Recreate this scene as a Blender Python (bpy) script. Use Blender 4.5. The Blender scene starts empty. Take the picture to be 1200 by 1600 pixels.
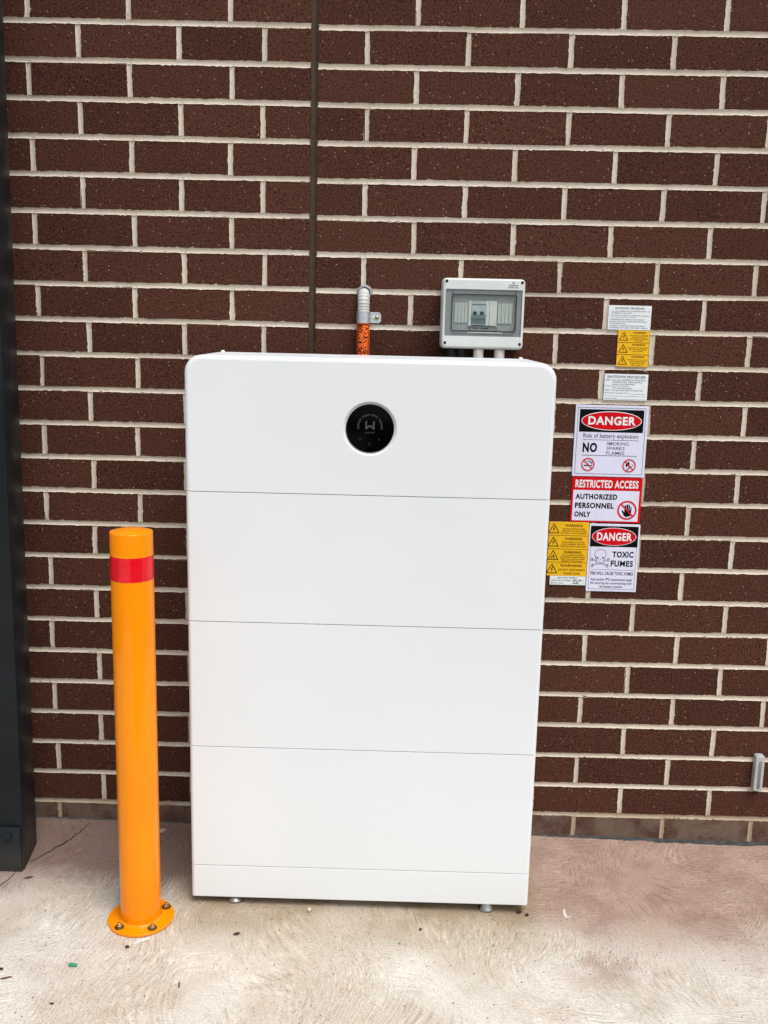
import bpy, bmesh, math, random
from mathutils import Vector, Matrix
R = math.radians
random.seed(7)
scene = bpy.context.scene
C = scene.collection

# ------------------------------------------------------------------ camera
cam_d = bpy.data.cameras.new('camera'); cam = bpy.data.objects.new('camera', cam_d); C.objects.link(cam)
yaw, pitch, roll = -0.0091, -0.1880, 0.0236
fwd = Vector((math.sin(yaw)*math.cos(pitch), math.cos(yaw)*math.cos(pitch), math.sin(pitch)))
rgt = Vector((math.cos(yaw), -math.sin(yaw), 0)); upv = rgt.cross(fwd)
r2 = rgt*math.cos(roll) + upv*math.sin(roll); u2 = upv*math.cos(roll) - rgt*math.sin(roll)
m = Matrix((r2, u2, -fwd)).transposed().to_4x4(); m.translation = (0, -2.4484, 1.355)
cam.matrix_world = m
cam_d.sensor_fit = 'VERTICAL'; cam_d.sensor_height = 24; cam_d.lens = 1518.46/1600*24
cam_d.clip_start = 0.02; cam_d.clip_end = 2000
scene.camera = cam

# ------------------------------------------------------------------ sky, sun, exposure (bright overcast)
SUN_EL, SUN_AZ = 61, 32           # azimuth: degrees to the right of straight behind the camera
world = bpy.data.worlds.new('World'); scene.world = world; world.use_nodes = True
wn = world.node_tree.nodes; wl = world.node_tree.links
sky = wn.new('ShaderNodeTexSky'); sky.sky_type = 'NISHITA'; sky.sun_disc = False
sky.sun_elevation = R(SUN_EL); sky.sun_rotation = R(180 - SUN_AZ)
sky.air_density = 1.0; sky.dust_density = 3.0; sky.ozone_density = 1.0
hs = wn.new('ShaderNodeHueSaturation'); hs.inputs['Saturation'].default_value = 0.22
bg = wn['Background']; bg.inputs['Strength'].default_value = 0.085
wl.new(sky.outputs['Color'], hs.inputs['Color']); wl.new(hs.outputs['Color'], bg.inputs['Color'])
sun_d = bpy.data.lights.new('sun', 'SUN'); sun = bpy.data.objects.new('sun', sun_d); C.objects.link(sun)
sun_d.energy = 1.5; sun_d.angle = R(32); sun_d.color = (1, 0.98, 0.955)
sd = Vector((math.sin(R(SUN_AZ))*math.cos(R(SUN_EL)), -math.cos(R(SUN_AZ))*math.cos(R(SUN_EL)), math.sin(R(SUN_EL))))
sun.rotation_euler = sd.to_track_quat('Z', 'Y').to_euler(); sun.location = sd*20
vs = scene.view_settings
vs.view_transform = 'Standard'; vs.look = 'None'; vs.gamma = 1; vs.use_curve_mapping = False
vs.exposure = 0.82

# ------------------------------------------------------------------ materials
MATS = {}
class NT:
    """tiny node helper"""
    def __init__(s, name):
        s.m = bpy.data.materials.new(name); s.m.use_nodes = True
        s.n = s.m.node_tree.nodes; s.l = s.m.node_tree.links; s.b = s.n['Principled BSDF']
        MATS[name] = s.m
    def node(s, t, **kw):
        n = s.n.new(t)
        for k, v in kw.items(): setattr(n, k, v)
        return n
    def put(s, sock, v):
        if isinstance(v, bpy.types.NodeSocket): s.l.new(v, sock)
        else: sock.default_value = v
    def pos(s): return s.node('ShaderNodeNewGeometry').outputs['Position']
    def vmath(s, op, a, b):
        n = s.node('ShaderNodeVectorMath', operation=op); s.put(n.inputs[0], a)
        if op == 'SCALE': s.put(n.inputs['Scale'], b)
        else: s.put(n.inputs[1], b)
        return n.outputs[0]
    def math(s, op, a, b=0.0, clamp=False):
        n = s.node('ShaderNodeMath', operation=op, use_clamp=clamp); s.put(n.inputs[0], a); s.put(n.inputs[1], b); return n.outputs[0]
    def noise(s, vec, scale, detail=3, rough=0.55, col=False):
        n = s.node('ShaderNodeTexNoise'); s.put(n.inputs['Vector'], vec)
        n.inputs['Scale'].default_value = scale; n.inputs['Detail'].default_value = detail; n.inputs['Roughness'].default_value = rough
        return n.outputs['Color' if col else 'Fac']
    def ramp(s, v, a, b, x=0.0, y=1.0, smooth=True):
        n = s.node('ShaderNodeMapRange'); n.interpolation_type = 'SMOOTHSTEP' if smooth else 'LINEAR'
        s.put(n.inputs['Value'], v); n.inputs['From Min'].default_value = a; n.inputs['From Max'].default_value = b
        n.inputs['To Min'].default_value = x; n.inputs['To Max'].default_value = y
        return n.outputs['Result']
    def mix(s, f, a, b, mode='MIX'):
        n = s.node('ShaderNodeMix', data_type='RGBA', blend_type=mode)
        s.put(n.inputs['Factor'], f)
        for k, v in ((6, a), (7, b)): s.put(n.inputs[k], v if isinstance(v, bpy.types.NodeSocket) else (*v, 1))
        return n.outputs[2]
    def bump(s, h, strength, dist, normal=None):
        n = s.node('ShaderNodeBump'); s.put(n.inputs['Height'], h); n.inputs['Strength'].default_value = strength; n.inputs['Distance'].default_value = dist
        if normal is not None: s.l.new(normal, n.inputs['Normal'])
        return n.outputs['Normal']
    def out(s, col=None, rough=None, metal=None, spec=None, normal=None, coat=None):
        b = s.b
        if col is not None: s.put(b.inputs['Base Color'], col if isinstance(col, bpy.types.NodeSocket) else (*col, 1))
        if rough is not None: s.put(b.inputs['Roughness'], rough)
        if metal is not None: s.put(b.inputs['Metallic'], metal)
        if spec is not None: s.put(b.inputs['Specular IOR Level'], spec)
        if coat is not None: b.inputs['Coat Weight'].default_value = coat; b.inputs['Coat Roughness'].default_value = 0.05
        if normal is not None: s.l.new(normal, b.inputs['Normal'])
        return s.m

def simple(name, col, rough=0.5, metal=0.0, spec=0.5, var=0.06, nscale=40, bump=0.0, bscale=300, coat=None):
    t = NT(name); p = t.pos()
    n = t.noise(p, nscale, 4)
    f = t.ramp(n, 0.3, 0.7)
    c = t.mix(f, tuple(v*(1-var) for v in col), tuple(min(1, v*(1+var)) for v in col))
    nm = t.bump(t.noise(p, bscale, 3), bump, 0.001) if bump else None
    rr = t.ramp(t.noise(p, nscale*0.6, 3), 0.3, 0.7, max(0.02, rough-0.05), rough+0.05)
    return t.out(c, rr, metal, spec, nm, coat)

def brick_mat(name, base, dust):
    t = NT(name); p = t.pos()
    oi = t.node('ShaderNodeObjectInfo').outputs['Random']
    isl = t.node('ShaderNodeNewGeometry').outputs['Random Per Island']
    rnd = t.math('FRACT', t.math('ADD', oi, isl))
    c = t.mix(rnd, tuple(v*0.80 for v in base), tuple(v*1.24 for v in base))
    c = t.mix(t.ramp(t.noise(p, 9, 2), 0.35, 0.7, 0, 0.35), c, (base[0]*1.25, base[1]*1.2, base[2]*1.15))
    grain = t.noise(p, 215, 2, 0.8)
    c = t.mix(t.ramp(grain, 0.52, 0.68), c, (base[0]*1.8, base[1]*1.75, base[2]*1.7))
    c = t.mix(t.ramp(grain, 0.46, 0.34), c, tuple(v*0.12 for v in base))
    v = t.node('ShaderNodeTexVoronoi'); t.put(v.inputs['Vector'], p); v.inputs['Scale'].default_value = 125
    sep = t.node('ShaderNodeSeparateColor'); t.l.new(v.outputs['Color'], sep.inputs[0])
    sp = t.math('MULTIPLY', t.ramp(v.outputs['Distance'], 0.26, 0.10), t.ramp(sep.outputs[0], 0.80, 0.97))
    c = t.mix(t.math('MULTIPLY', sp, 0.62), c, (0.48, 0.36, 0.27))
    sm = t.ramp(t.noise(p, 16, 4, 0.75), 0.66, 0.76, 0, 0.3)
    c = t.mix(sm, c, (0.20, 0.14, 0.105))
    if dust:
        d = t.ramp(t.noise(p, 14, 5, 0.65), 0.32, 0.62, 0.12, 0.72)
        c = t.mix(d, c, (0.185, 0.140, 0.106))
    h = t.math('ADD', t.math('MULTIPLY', grain, 1.0), t.math('MULTIPLY', t.noise(p, 70, 1), 0.6))
    nm = t.bump(h, 0.6, 0.0025)
    return t.out(c, 0.85, 0, 0.10, nm)
BRICK = (0.066, 0.0260, 0.0170)
brick_mat('brick_brown', BRICK, False); brick_mat('brick_dusty', BRICK, True)

def mortar_mat():
    t = NT('mortar'); p = t.pos()
    c = t.mix(t.ramp(t.noise(p, 5, 4), 0.3, 0.7), (0.54, 0.47, 0.38), (0.63, 0.56, 0.465))
    c = t.mix(t.ramp(t.noise(p, 210, 2, 0.7), 0.52, 0.75, 0, 0.35), c, (0.30, 0.245, 0.185))
    c = t.mix(t.ramp(t.noise(p, 24, 5, 0.7), 0.62, 0.74, 0, 0.5), c, (0.24, 0.20, 0.16))
    sep = t.node('ShaderNodeSeparateXYZ'); t.l.new(p, sep.inputs[0])
    low = t.math('ADD', sep.outputs['Z'], t.math('MULTIPLY', t.noise(p, 7, 4), 0.12))
    c = t.mix(t.ramp(low, 0.17, 0.10, 0, 0.75), c, (0.33, 0.25, 0.15))
    nm = t.bump(t.noise(p, 300, 2, 0.7), 0.5, 0.0012)
    t.out(c, 0.92, 0, 0.2, nm)
mortar_mat()

def concrete_mat():
    t = NT('concrete'); p = t.pos()
    sep = t.node('ShaderNodeSeparateXYZ'); t.l.new(p, sep.inputs[0]); x, y = sep.outputs['X'], sep.outputs['Y']
    # swirled broom and trowel marks
    w = t.vmath('SCALE', t.vmath('SUBTRACT', t.noise(p, 2.1, 1, 0.5, True), (0.5, 0.5, 0.5)), 0.5)
    pw = t.vmath('ADD', p, w)
    st = t.noise(t.vmath('MULTIPLY', pw, (165, 24, 1)), 1.0, 1, 0.6)
    st2 = t.noise(t.vmath('MULTIPLY', t.vmath('ADD', p, t.vmath('SCALE', w, -0.9)), (34, 190, 1)), 1.0, 1, 0.6)
    sel = t.ramp(t.noise(p, 3.3, 1), 0.50, 0.62)
    mx = t.node('ShaderNodeMix', data_type='FLOAT'); t.put(mx.inputs[0], sel); t.put(mx.inputs[2], st); t.put(mx.inputs[3], st2); streak = mx.outputs[0]
    big = t.noise(p, 3.4, 4, 0.6); mid = t.noise(p, 9, 4, 0.65)
    c = t.mix(t.ramp(big, 0.32, 0.66), (0.50, 0.435, 0.36), (0.66, 0.62, 0.56))
    c = t.mix(t.ramp(mid, 0.5, 0.72, 0, 0.5), c, (0.50, 0.395, 0.30))
    # red oxide dust swept out from the wall, wider on the right
    b = t.ramp(x, 0.22, 0.52, 0.30, 0.42)
    edge = t.math('ADD', t.math('ADD', y, b), t.math('ADD', t.math('MULTIPLY', t.math('SUBTRACT', big, 0.5), 0.45), t.math('MULTIPLY', t.math('SUBTRACT', streak, 0.5), 0.16)))
    ox = t.ramp(edge, -0.13, 0.08)
    t.vmath('DISTANCE', t.vmath('MULTIPLY', t.vmath('ADD', p, t.vmath('SCALE', w, 0.3)), (1, 1.3, 0)), (0.50, -0.70, 0))
    blot = t.math('MULTIPLY', t.ramp(t.n[-1].outputs['Value'], 0.17, 0.02), t.ramp(mid, 0.36, 0.58))
    ox = t.math('MAXIMUM', ox, t.math('MULTIPLY', blot, 0.75))
    oxc = t.mix(t.ramp(mid, 0.3, 0.7), (0.30, 0.188, 0.150), (0.41, 0.285, 0.232))
    oxc = t.mix(t.ramp(x, -0.35, 0.1, 0.8, 0), oxc, (0.150, 0.090, 0.074))
    c = t.mix(t.math('MULTIPLY', ox, 0.93), c, oxc)
    # ochre dirt in front of the cabinet, its soft contact shade painted in too
    oc = t.math('MULTIPLY', t.ramp(y, -0.60, -0.40), t.math('MULTIPLY', t.ramp(x, -0.54, -0.42), t.ramp(x, 0.42, 0.30)))
    oc = t.math('MULTIPLY', oc, t.ramp(big, 0.25, 0.58))
    c = t.mix(t.math('MULTIPLY', oc, 0.8), c, (0.265, 0.195, 0.105))
    # worn high spots, pits and specks
    kk = t.ramp(t.noise(p, 5.5, 3, 0.6), 0.35, 0.62, 0.15, 1.0)
    c = t.mix(t.math('MULTIPLY', t.ramp(streak, 0.57, 0.68), kk), c, (1.24, 1.225, 1.20), 'MULTIPLY')
    c = t.mix(t.math('MULTIPLY', t.ramp(streak, 0.46, 0.32), kk), c, (0.80, 0.78, 0.76), 'MULTIPLY')
    g = t.noise(p, 230, 2, 0.85)
    c = t.mix(t.ramp(g, 0.54, 0.72, 0, 0.9), c, (1.30, 1.28, 1.26), 'MULTIPLY')
    c = t.mix(t.ramp(g, 0.46, 0.28, 0, 0.9), c, (0.52, 0.49, 0.46), 'MULTIPLY')
    v = t.node('ShaderNodeTexVoronoi'); t.put(v.inputs['Vector'], p); v.inputs['Scale'].default_value = 60
    sc = t.node('ShaderNodeSeparateColor'); t.l.new(v.outputs['Color'], sc.inputs[0])
    sp = t.math('MULTIPLY', t.ramp(v.outputs['Distance'], 0.20, 0.08), t.ramp(sc.outputs[0], 0.74, 0.95))
    c = t.mix(t.math('MULTIPLY', sp, 0.8), c, (0.10, 0.075, 0.06))
    h = t.math('ADD', streak, t.math('MULTIPLY', g, 0.7))
    nm = t.bump(h, 0.8, 0.0050)
    t.out(c, 0.88, 0, 0.2, nm)
concrete_mat()

def asphalt_mat():
    t = NT('asphalt'); p = t.pos()
    c = t.mix(t.noise(p, 60, 4, 0.7), (0.035, 0.035, 0.037), (0.07, 0.068, 0.066))
    t.out(c, 0.9, 0, 0.3, t.bump(t.noise(p, 120, 3), 0.5, 0.004))
asphalt_mat()

def white_paint():
    t = NT('white_powder_coat'); p = t.pos()
    c = t.mix(t.ramp(t.noise(p, 2.5, 3), 0.3, 0.7), (0.735, 0.765, 0.785), (0.755, 0.78, 0.80))
    d = t.math('MULTIPLY', t.ramp(t.noise(p, 14, 5, 0.7), 0.6, 0.8), 0.10)
    c = t.mix(d, c, (0.55, 0.53, 0.50))
    t.out(c, t.ramp(t.noise(p, 8, 3), 0.3, 0.7, 0.36, 0.46), 0, 0.4, t.bump(t.noise(p, 900, 2), 0.08, 0.0004))
white_paint()

def dark_steel():
    t = NT('black_painted_steel'); p = t.pos()
    c = t.mix(t.ramp(t.noise(p, 5, 4), 0.3, 0.7), (0.0065, 0.009, 0.012), (0.011, 0.0145, 0.018))
    sc = t.noise(t.vmath('MULTIPLY', p, (60, 60, 5)), 1.0, 4, 0.7)
    c = t.mix(t.ramp(sc, 0.68, 0.74, 0, 0.6), c, (0.10, 0.10, 0.10))
    sp = t.noise(p, 130, 3, 0.7)
    c = t.mix(t.ramp(sp, 0.72, 0.78, 0, 0.6), c, (0.22, 0.21, 0.20))
    sep = t.node('ShaderNodeSeparateXYZ'); t.l.new(p, sep.inputs[0])
    low = t.math('ADD', sep.outputs['Z'], t.math('MULTIPLY', t.noise(p, 12, 4), 0.15))
    c = t.mix(t.ramp(low, 0.22, 0.09, 0, 0.45), c, (0.075, 0.068, 0.06))
    t.out(c, t.ramp(t.noise(p, 15, 3), 0.3, 0.7, 0.36, 0.5), 0, 0.18, t.bump(t.noise(p, 70, 2), 0.15, 0.002))
dark_steel()

def orange_paint():
    t = NT('yellow_enamel'); p = t.pos()
    c = t.mix(t.ramp(t.noise(p, 7, 3), 0.3, 0.7), (0.86, 0.245, 0.001), (0.90, 0.268, 0.0015))
    c = t.mix(t.ramp(t.noise(t.vmath('MULTIPLY', p, (1, 1, 0.25)), 60, 4, 0.7), 0.68, 0.8, 0, 0.25), c, (0.6, 0.20, 0.01))
    t.out(c, 0.09, 0, 0.24, t.bump(t.noise(p, 130, 2), 0.05, 0.0012), 0.08)
orange_paint()

simple('red_reflective_tape', (0.72, 0.003, 0.014), 0.2, 0, 0.3, 0.07, 60, 0.04, 900, 0.4)
simple('zinc_passivated', (0.45, 0.33, 0.15), 0.35, 0.9, 0.5, 0.35, 160, 0.2, 400)
simple('dark_washer_steel', (0.16, 0.11, 0.06), 0.4, 0.85, 0.5, 0.4, 150, 0.2, 400)
simple('brushed_stainless', (0.40, 0.39, 0.38), 0.28, 1.0, 0.5, 0.06, 300)
simple('galvanised_steel', (0.74, 0.79, 0.81), 0.3, 0.8, 0.5, 0.1, 90, 0.08, 300)
simple('grey_abs', (0.60, 0.63, 0.605), 0.42, 0, 0.45, 0.03, 20, 0.04, 900)
simple('grey_panel', (0.185, 0.20, 0.205), 0.4, 0, 0.45, 0.05, 30, 0.04, 900)
simple('inner_panel', (0.42, 0.435, 0.42), 0.5, 0, 0.4, 0.05, 40)
simple('light_blank', (0.60, 0.62, 0.57), 0.5, 0, 0.4, 0.05, 40)
simple('breaker_grey', (0.55, 0.60, 0.60), 0.45, 0, 0.4, 0.05, 60)
simple('breaker_teal', (0.13, 0.19, 0.19), 0.45, 0, 0.4, 0.06, 60)
simple('dark_rubber', (0.02, 0.022, 0.023), 0.5, 0, 0.4, 0.15, 60)
simple('black_plug', (0.006, 0.006, 0.006), 0.6, 0, 0.25, 0.2, 80)
simple('cream_pvc', (0.78, 0.77, 0.71), 0.45, 0, 0.4, 0.05, 60)
simple('corrugated_grey_pvc', (0.52, 0.515, 0.50), 0.5, 0, 0.4, 0.07, 90)
simple('clear_silicone', (0.34, 0.34, 0.36), 0.22, 0, 0.6, 0.12, 120, 0.15, 200)
simple('joint_sealant', (0.055, 0.036, 0.025), 0.5, 0, 0.15, 0.16, 25, 0.12, 60)
simple('orange_vinyl', (0.86, 0.135, 0.015), 0.32, 0, 0.45, 0.05, 60, 0.08, 200)
simple('clear_tape_edge', (0.42, 0.30, 0.27), 0.2, 0, 0.6, 0.1, 80)
simple('print_black', (0.004, 0.004, 0.005), 0.5, 0, 0.08, 0.1, 60)
simple('print_grey', (0.075, 0.08, 0.11), 0.5, 0, 0.08, 0.1, 60)
simple('print_fine', (0.10, 0.11, 0.13), 0.5, 0, 0.08, 0.1, 60)
simple('print_brown', (0.05, 0.018, 0.003), 0.5, 0, 0.08, 0.1, 60)
simple('print_red', (0.58, 0.003, 0.010), 0.45, 0, 0.12, 0.06, 60)
simple('print_white', (0.80, 0.80, 0.84), 0.35, 0, 0.4, 0.02, 60)
simple('laminated_paper', (0.70, 0.705, 0.86), 0.22, 0, 0.5, 0.03, 14, 0.35, 22, 0.3)
simple('white_engraved_plastic', (0.74, 0.79, 0.81), 0.38, 0, 0.45, 0.015, 30)
simple('amber_engraved_plastic', (0.80, 0.445, 0.006), 0.38, 0, 0.45, 0.04, 40)
simple('display_black', (0.001, 0.001, 0.001), 0.12, 0, 0.06, 0.1, 60)
simple('display_mark', (0.075, 0.075, 0.075), 0.5, 0, 0.05, 0.05, 60)
simple('display_faint', (0.028, 0.027, 0.028), 0.5, 0, 0.05, 0.05, 60)
simple('fitting_grey', (0.43, 0.44, 0.44), 0.45, 0, 0.4, 0.05, 60)
simple('fitting_dark', (0.19, 0.20, 0.205), 0.4, 0, 0.4, 0.05, 60)
simple('bitumen_strip', (0.055, 0.056, 0.058), 0.7, 0, 0.3, 0.35, 60, 0.4, 120)
simple('crack_dark', (0.03, 0.02, 0.016), 0.9, 0, 0.2, 0.3, 90)
simple('pebble_stone', (0.36, 0.31, 0.25), 0.85, 0, 0.3, 0.25, 120, 0.5, 200)
simple('mortar_crumb', (0.52, 0.46, 0.37), 0.9, 0, 0.2, 0.2, 120, 0.5, 200)
simple('dry_leaf', (0.065, 0.032, 0.022), 0.8, 0, 0.25, 0.35, 150, 0.4, 200)
simple('twig_brown', (0.13, 0.055, 0.035), 0.8, 0, 0.25, 0.3, 150, 0.4, 200)
simple('green_plastic', (0.035, 0.27, 0.15), 0.4, 0, 0.4, 0.1, 60)
simple('white_scrape', (0.66, 0.63, 0.58), 0.8, 0, 0.3, 0.1, 100, 0.3, 200)

def smoked_glass():
    t = NT('smoked_window'); b = t.b
    b.inputs['Base Color'].default_value = (0.36, 0.40, 0.40, 1); b.inputs['Roughness'].default_value = 0.08
    tr = t.node('ShaderNodeBsdfTransparent'); tr.inputs['Color'].default_value = (0.88, 0.90, 0.90, 1)
    mx = t.node('ShaderNodeMixShader'); mx.inputs[0].default_value = 0.05
    t.l.new(tr.outputs[0], mx.inputs[1]); t.l.new(b.outputs[0], mx.inputs[2])
    t.l.new(mx.outputs[0], t.n['Material Output'].inputs['Surface'])
smoked_glass()

# ------------------------------------------------------------------ mesh helpers
def mesh_obj(name, verts, faces, mat, parent=None, smooth=None, loc=(0, 0, 0)):
    me = bpy.data.meshes.new(name); me.from_pydata([tuple(v) for v in verts], [], faces); me.update()
    return link(name, me, mat, parent, smooth, loc)
def link(name, me, mat, parent=None, smooth=None, loc=(0, 0, 0)):
    if mat: me.materials.append(MATS[mat])
    if smooth is not None:
        me.polygons.foreach_set('use_smooth', [True]*len(me.polygons)); me.set_sharp_from_angle(angle=R(smooth))
    o = bpy.data.objects.new(name, me); C.objects.link(o); o.location = loc
    if smooth is not None and name in ('inverter_module', 'battery_module', 'plinth', 'lid', 'back_box', 'plate', 'housing', 'window_surround', 'smoked_window'):
        wn_ = o.modifiers.new('weighted_normal', 'WEIGHTED_NORMAL'); wn_.keep_sharp = True
    if parent: o.parent = parent
    return o
def bm_obj(name, bm, mat, parent=None, smooth=None, loc=(0, 0, 0)):
    bmesh.ops.recalc_face_normals(bm, faces=bm.faces)
    me = bpy.data.meshes.new(name); bm.to_mesh(me); bm.free(); return link(name, me, mat, parent, smooth, loc)
def empty(name, loc=(0, 0, 0)):
    o = bpy.data.objects.new(name, None); C.objects.link(o); o.location = loc; o.empty_display_size = 0.05; return o
def tag(o, label=None, cat=None, group=None, kind=None):
    for k, v in (('label', label), ('category', cat), ('group', group), ('kind', kind)):
        if v: o[k] = v
    return o
def add_box(bm, x0, x1, y0, y1, z0, z1, bev=0.0, seg=2):
    r = bmesh.ops.create_cube(bm, size=1.0)
    for v in r['verts']: v.co = Vector(((x0+x1)/2 + v.co.x*(x1-x0), (y0+y1)/2 + v.co.y*(y1-y0), (z0+z1)/2 + v.co.z*(z1-z0)))
    if bev:
        es = list({e for v in r['verts'] for e in v.link_edges})
        bmesh.ops.bevel(bm, geom=es, offset=bev, segments=seg, profile=0.5, affect='EDGES')
def box(name, x0, x1, y0, y1, z0, z1, mat, parent=None, bev=0.0, seg=2, smooth=40):
    """world-coordinate box whose origin sits in the parent frame"""
    bm = bmesh.new(); add_box(bm, x0, x1, y0, y1, z0, z1, bev, seg)
    o = bm_obj(name, bm, mat, parent, smooth if bev else None)
    return o
def add_lathe(bm, prof, n=32, M=None, close=True):
    """revolve (r, h) round +Z; M places it"""
    M = M or Matrix(); rings = []
    for r, h in prof:
        if r < 1e-6: rings.append([bm.verts.new(M @ Vector((0, 0, h)))])
        else: rings.append([bm.verts.new(M @ Vector((r*math.cos(2*math.pi*i/n), r*math.sin(2*math.pi*i/n), h))) for i in range(n)])
    for a, b in zip(rings, rings[1:]):
        if len(a) == 1 and len(b) == 1: continue
        for i in range(n):
            j = (i+1) % n
            if len(a) == 1: bm.faces.new((a[0], b[i], b[j]))
            elif len(b) == 1: bm.faces.new((a[i], a[j], b[0]))
            else: bm.faces.new((a[i], a[j], b[j], b[i]))
def lathe(name, prof, mat, parent=None, n=32, M=None, smooth=35):
    bm = bmesh.new(); add_lathe(bm, prof, n, M); return bm_obj(name, bm, mat, parent, smooth)
YOUT = Matrix.Rotation(R(90), 4, 'X')          # +Z of the profile becomes -Y (towards the viewer)
def at(x, y, z, rot=None): return Matrix.Translation((x, y, z)) @ (rot or Matrix())
def rrect(x0, x1, z0, z1, rs, n=8):
    """rounded rectangle, radii (TL, TR, BR, BL), starts top-left going clockwise"""
    pts = []
    for (cx, cz, a0), r in zip(((x0, z1, 180), (x1, z1, 90), (x1, z0, 0), (x0, z0, -90)), rs):
        sx = 1 if cx == x0 else -1; sz = 1 if cz == z0 else -1
        for k in range(n+1):
            a = R(a0 - 90*k/n); pts.append((cx + sx*r + r*math.cos(a), cz + sz*r + r*math.sin(a)))
    return pts
def loops_bm(loops, cap_first=True, cap_last=True):
    bm = bmesh.new(); vs_ = [[bm.verts.new(p) for p in lp] for lp in loops]
    n = len(loops[0])
    for a, b in zip(vs_, vs_[1:]):
        for i in range(n): bm.faces.new((a[i], a[(i+1) % n], b[(i+1) % n], b[i]))
    if cap_first: bm.faces.new(vs_[0])
    if cap_last: bm.faces.new(vs_[-1])
    return bm, vs_
def shell(x0, x1, z0, z1, yf, yb, rs, fil, ftop, fbot, n=8, k=5, cap_front=True):
    """solid with a rounded outline and a fillet round its front edge"""
    lps = [[(x, yb, z) for x, z in rrect(x0, x1, z0, z1, rs, n)]]
    for i in range(k+1):
        a = R(90*i/k); s, d = fil*(1-math.cos(a)), fil*(1-math.sin(a))
        ft, fb = ftop*(1-math.cos(a)), fbot*(1-math.cos(a))
        rr = [max(r - s, 0.0004) for r in rs]
        lps.append([(x, yf + d, z) for x, z in rrect(x0+s, x1-s, z0+fb, z1-ft, rr, n)])
    return loops_bm(lps, True, cap_front)

def GZ(x): return 0.0056 - 0.0086*x            # the slab falls slightly to the right

# ------------------------------------------------------------------ ground and slab
def grid_sheet(name, x0, x1, y0, y1, nx, ny, zf, mat):
    vs_ = [(x0+(x1-x0)*i/nx, y0+(y1-y0)*j/ny, zf(x0+(x1-x0)*i/nx, y0+(y1-y0)*j/ny)) for j in range(ny+1) for i in range(nx+1)]
    fs = [(j*(nx+1)+i, j*(nx+1)+i+1, (j+1)*(nx+1)+i+1, (j+1)*(nx+1)+i) for j in range(ny) for i in range(nx)]
    return mesh_obj(name, vs_, fs, mat)
tag(grid_sheet('ground', -600, 600, -600, 600, 8, 8, lambda x, y: -0.12, 'asphalt'), kind='structure')
bm = bmesh.new(); add_box(bm, -3.2, 3.2, -1.70, 0.05, -0.2, 0.0)
for v in bm.verts:
    if v.co.z > -0.1: v.co.z = GZ(v.co.x)
slab = tag(bm_obj('concrete_slab', bm, 'concrete'), kind='structure')

bm = bmesh.new(); add_box(bm, -3.2, -0.30, -6.5, -1.71, -0.2, 0.0)  # unseen concrete added for the bright reflection on the bollard's left half
for v in bm.verts:
    if v.co.z > -0.1: v.co.z = GZ(v.co.x)
tag(bm_obj('reflection_slab', bm, 'concrete'), kind='structure')

# ------------------------------------------------------------------ brick wall
wall = tag(empty('brick_wall', (0, 0, 0)), 'dark brown brick wall with pale mortar behind the white cabinet', 'wall')
PX, PZ, BED = 0.240, 0.086, 0.010
XL, XR = -1.75, 1.95                              # wall ends
JL, JR = -0.2172, -0.2035                         # control joint edges
ZL, ZR = 0.6893+1.355, 0.6903+1.355               # centre of bed joint 0
ROWS = range(-8, 25)                              # courses; course r lies between bed r-1 and bed r
def zoff(x): return 0.0 if x < -0.21 else -0.0036 + 0.0044*(x+0.2)/1.16
bricks = []                                       # x0, x1, z0, z1, row
perps = []                                        # x, z0, z1
for r in ROWS:
    even = (r % 2 == 0)
    for side in (0, 1):
        zb = (ZL, ZR)[side] - r*PZ                # centre of the bed below the course
        z0, z1 = zb + BED/2, zb + PZ - BED/2
        js = []
        if side == 0:
            k = -4
            o = -0.888 + (0 if even else 0.12)
            while o + k*PX < (-0.35 if even else -0.45): js.append(o + k*PX); k += 1
            if not even: js.append(-0.331)
            a, b = XL, JL
        else:
            o = 0.033 - (0 if even else 0.12); k = 0
            while o + k*PX < XR: js.append(o + k*PX); k += 1
            a, b = JR, XR
        js = [j + random.uniform(-0.003, 0.003) for j in js if a + 0.03 < j < b - 0.03]
        ed = [a] + js + [b]
        for i in range(len(ed)-1):
            x0 = ed[i] + (0.005 if i else 0); x1 = ed[i+1] - (0.005 if i < len(ed)-2 else 0)
            bricks.append((x0, x1, z0, z1, r))
        for j in js: perps.append((j, z0, z1))
def in_view(b):
    c = Vector(((b[0]+b[1])/2, 0, (b[2]+b[3])/2)); q = m.inverted() @ c
    u, v = 1518.46*q.x/-q.z/600, 1518.46*q.y/-q.z/800
    return max(abs(u), abs(v))
bricks.sort(key=in_view)
brick_meshes = {}
def brick_mesh(w, h, mat):
    """unit-bevelled brick, a few shared per size"""
    key = (round(w/0.002), mat, random.randrange(4))
    if key in brick_meshes: return brick_meshes[key]
    w = round(w/0.002)*0.002
    bm = bmesh.new(); D = 0.06; c = 0.0016
    lps = []
    j = lambda a: random.uniform(-a, a)
    quad = [(-w/2, -h/2), (w/2, -h/2), (w/2, h/2), (-w/2, h/2)]
    jit = [(j(0.0009), j(0.0009)) for _ in range(4)]
    for ins, y in ((0, D), (0, c), (c, 0)):
        lps.append([bm.verts.new((x + jx - math.copysign(ins, x), y + (j(0.0006) if y == 0 else 0), z + jz - math.copysign(ins, z))) for (x, z), (jx, jz) in zip(quad, jit)])
    for a, b in zip(lps, lps[1:]):
        for i in range(4): bm.faces.new((a[i], a[(i+1) % 4], b[(i+1) % 4], b[i]))
    bm.faces.new(lps[-1]); bmesh.ops.recalc_face_normals(bm, faces=bm.faces)
    me = bpy.data.meshes.new('brick'); bm.to_mesh(me); bm.free(); me.materials.append(MATS[mat])
    brick_meshes[key] = me; return me
rest_v, rest_f = [], []
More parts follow.
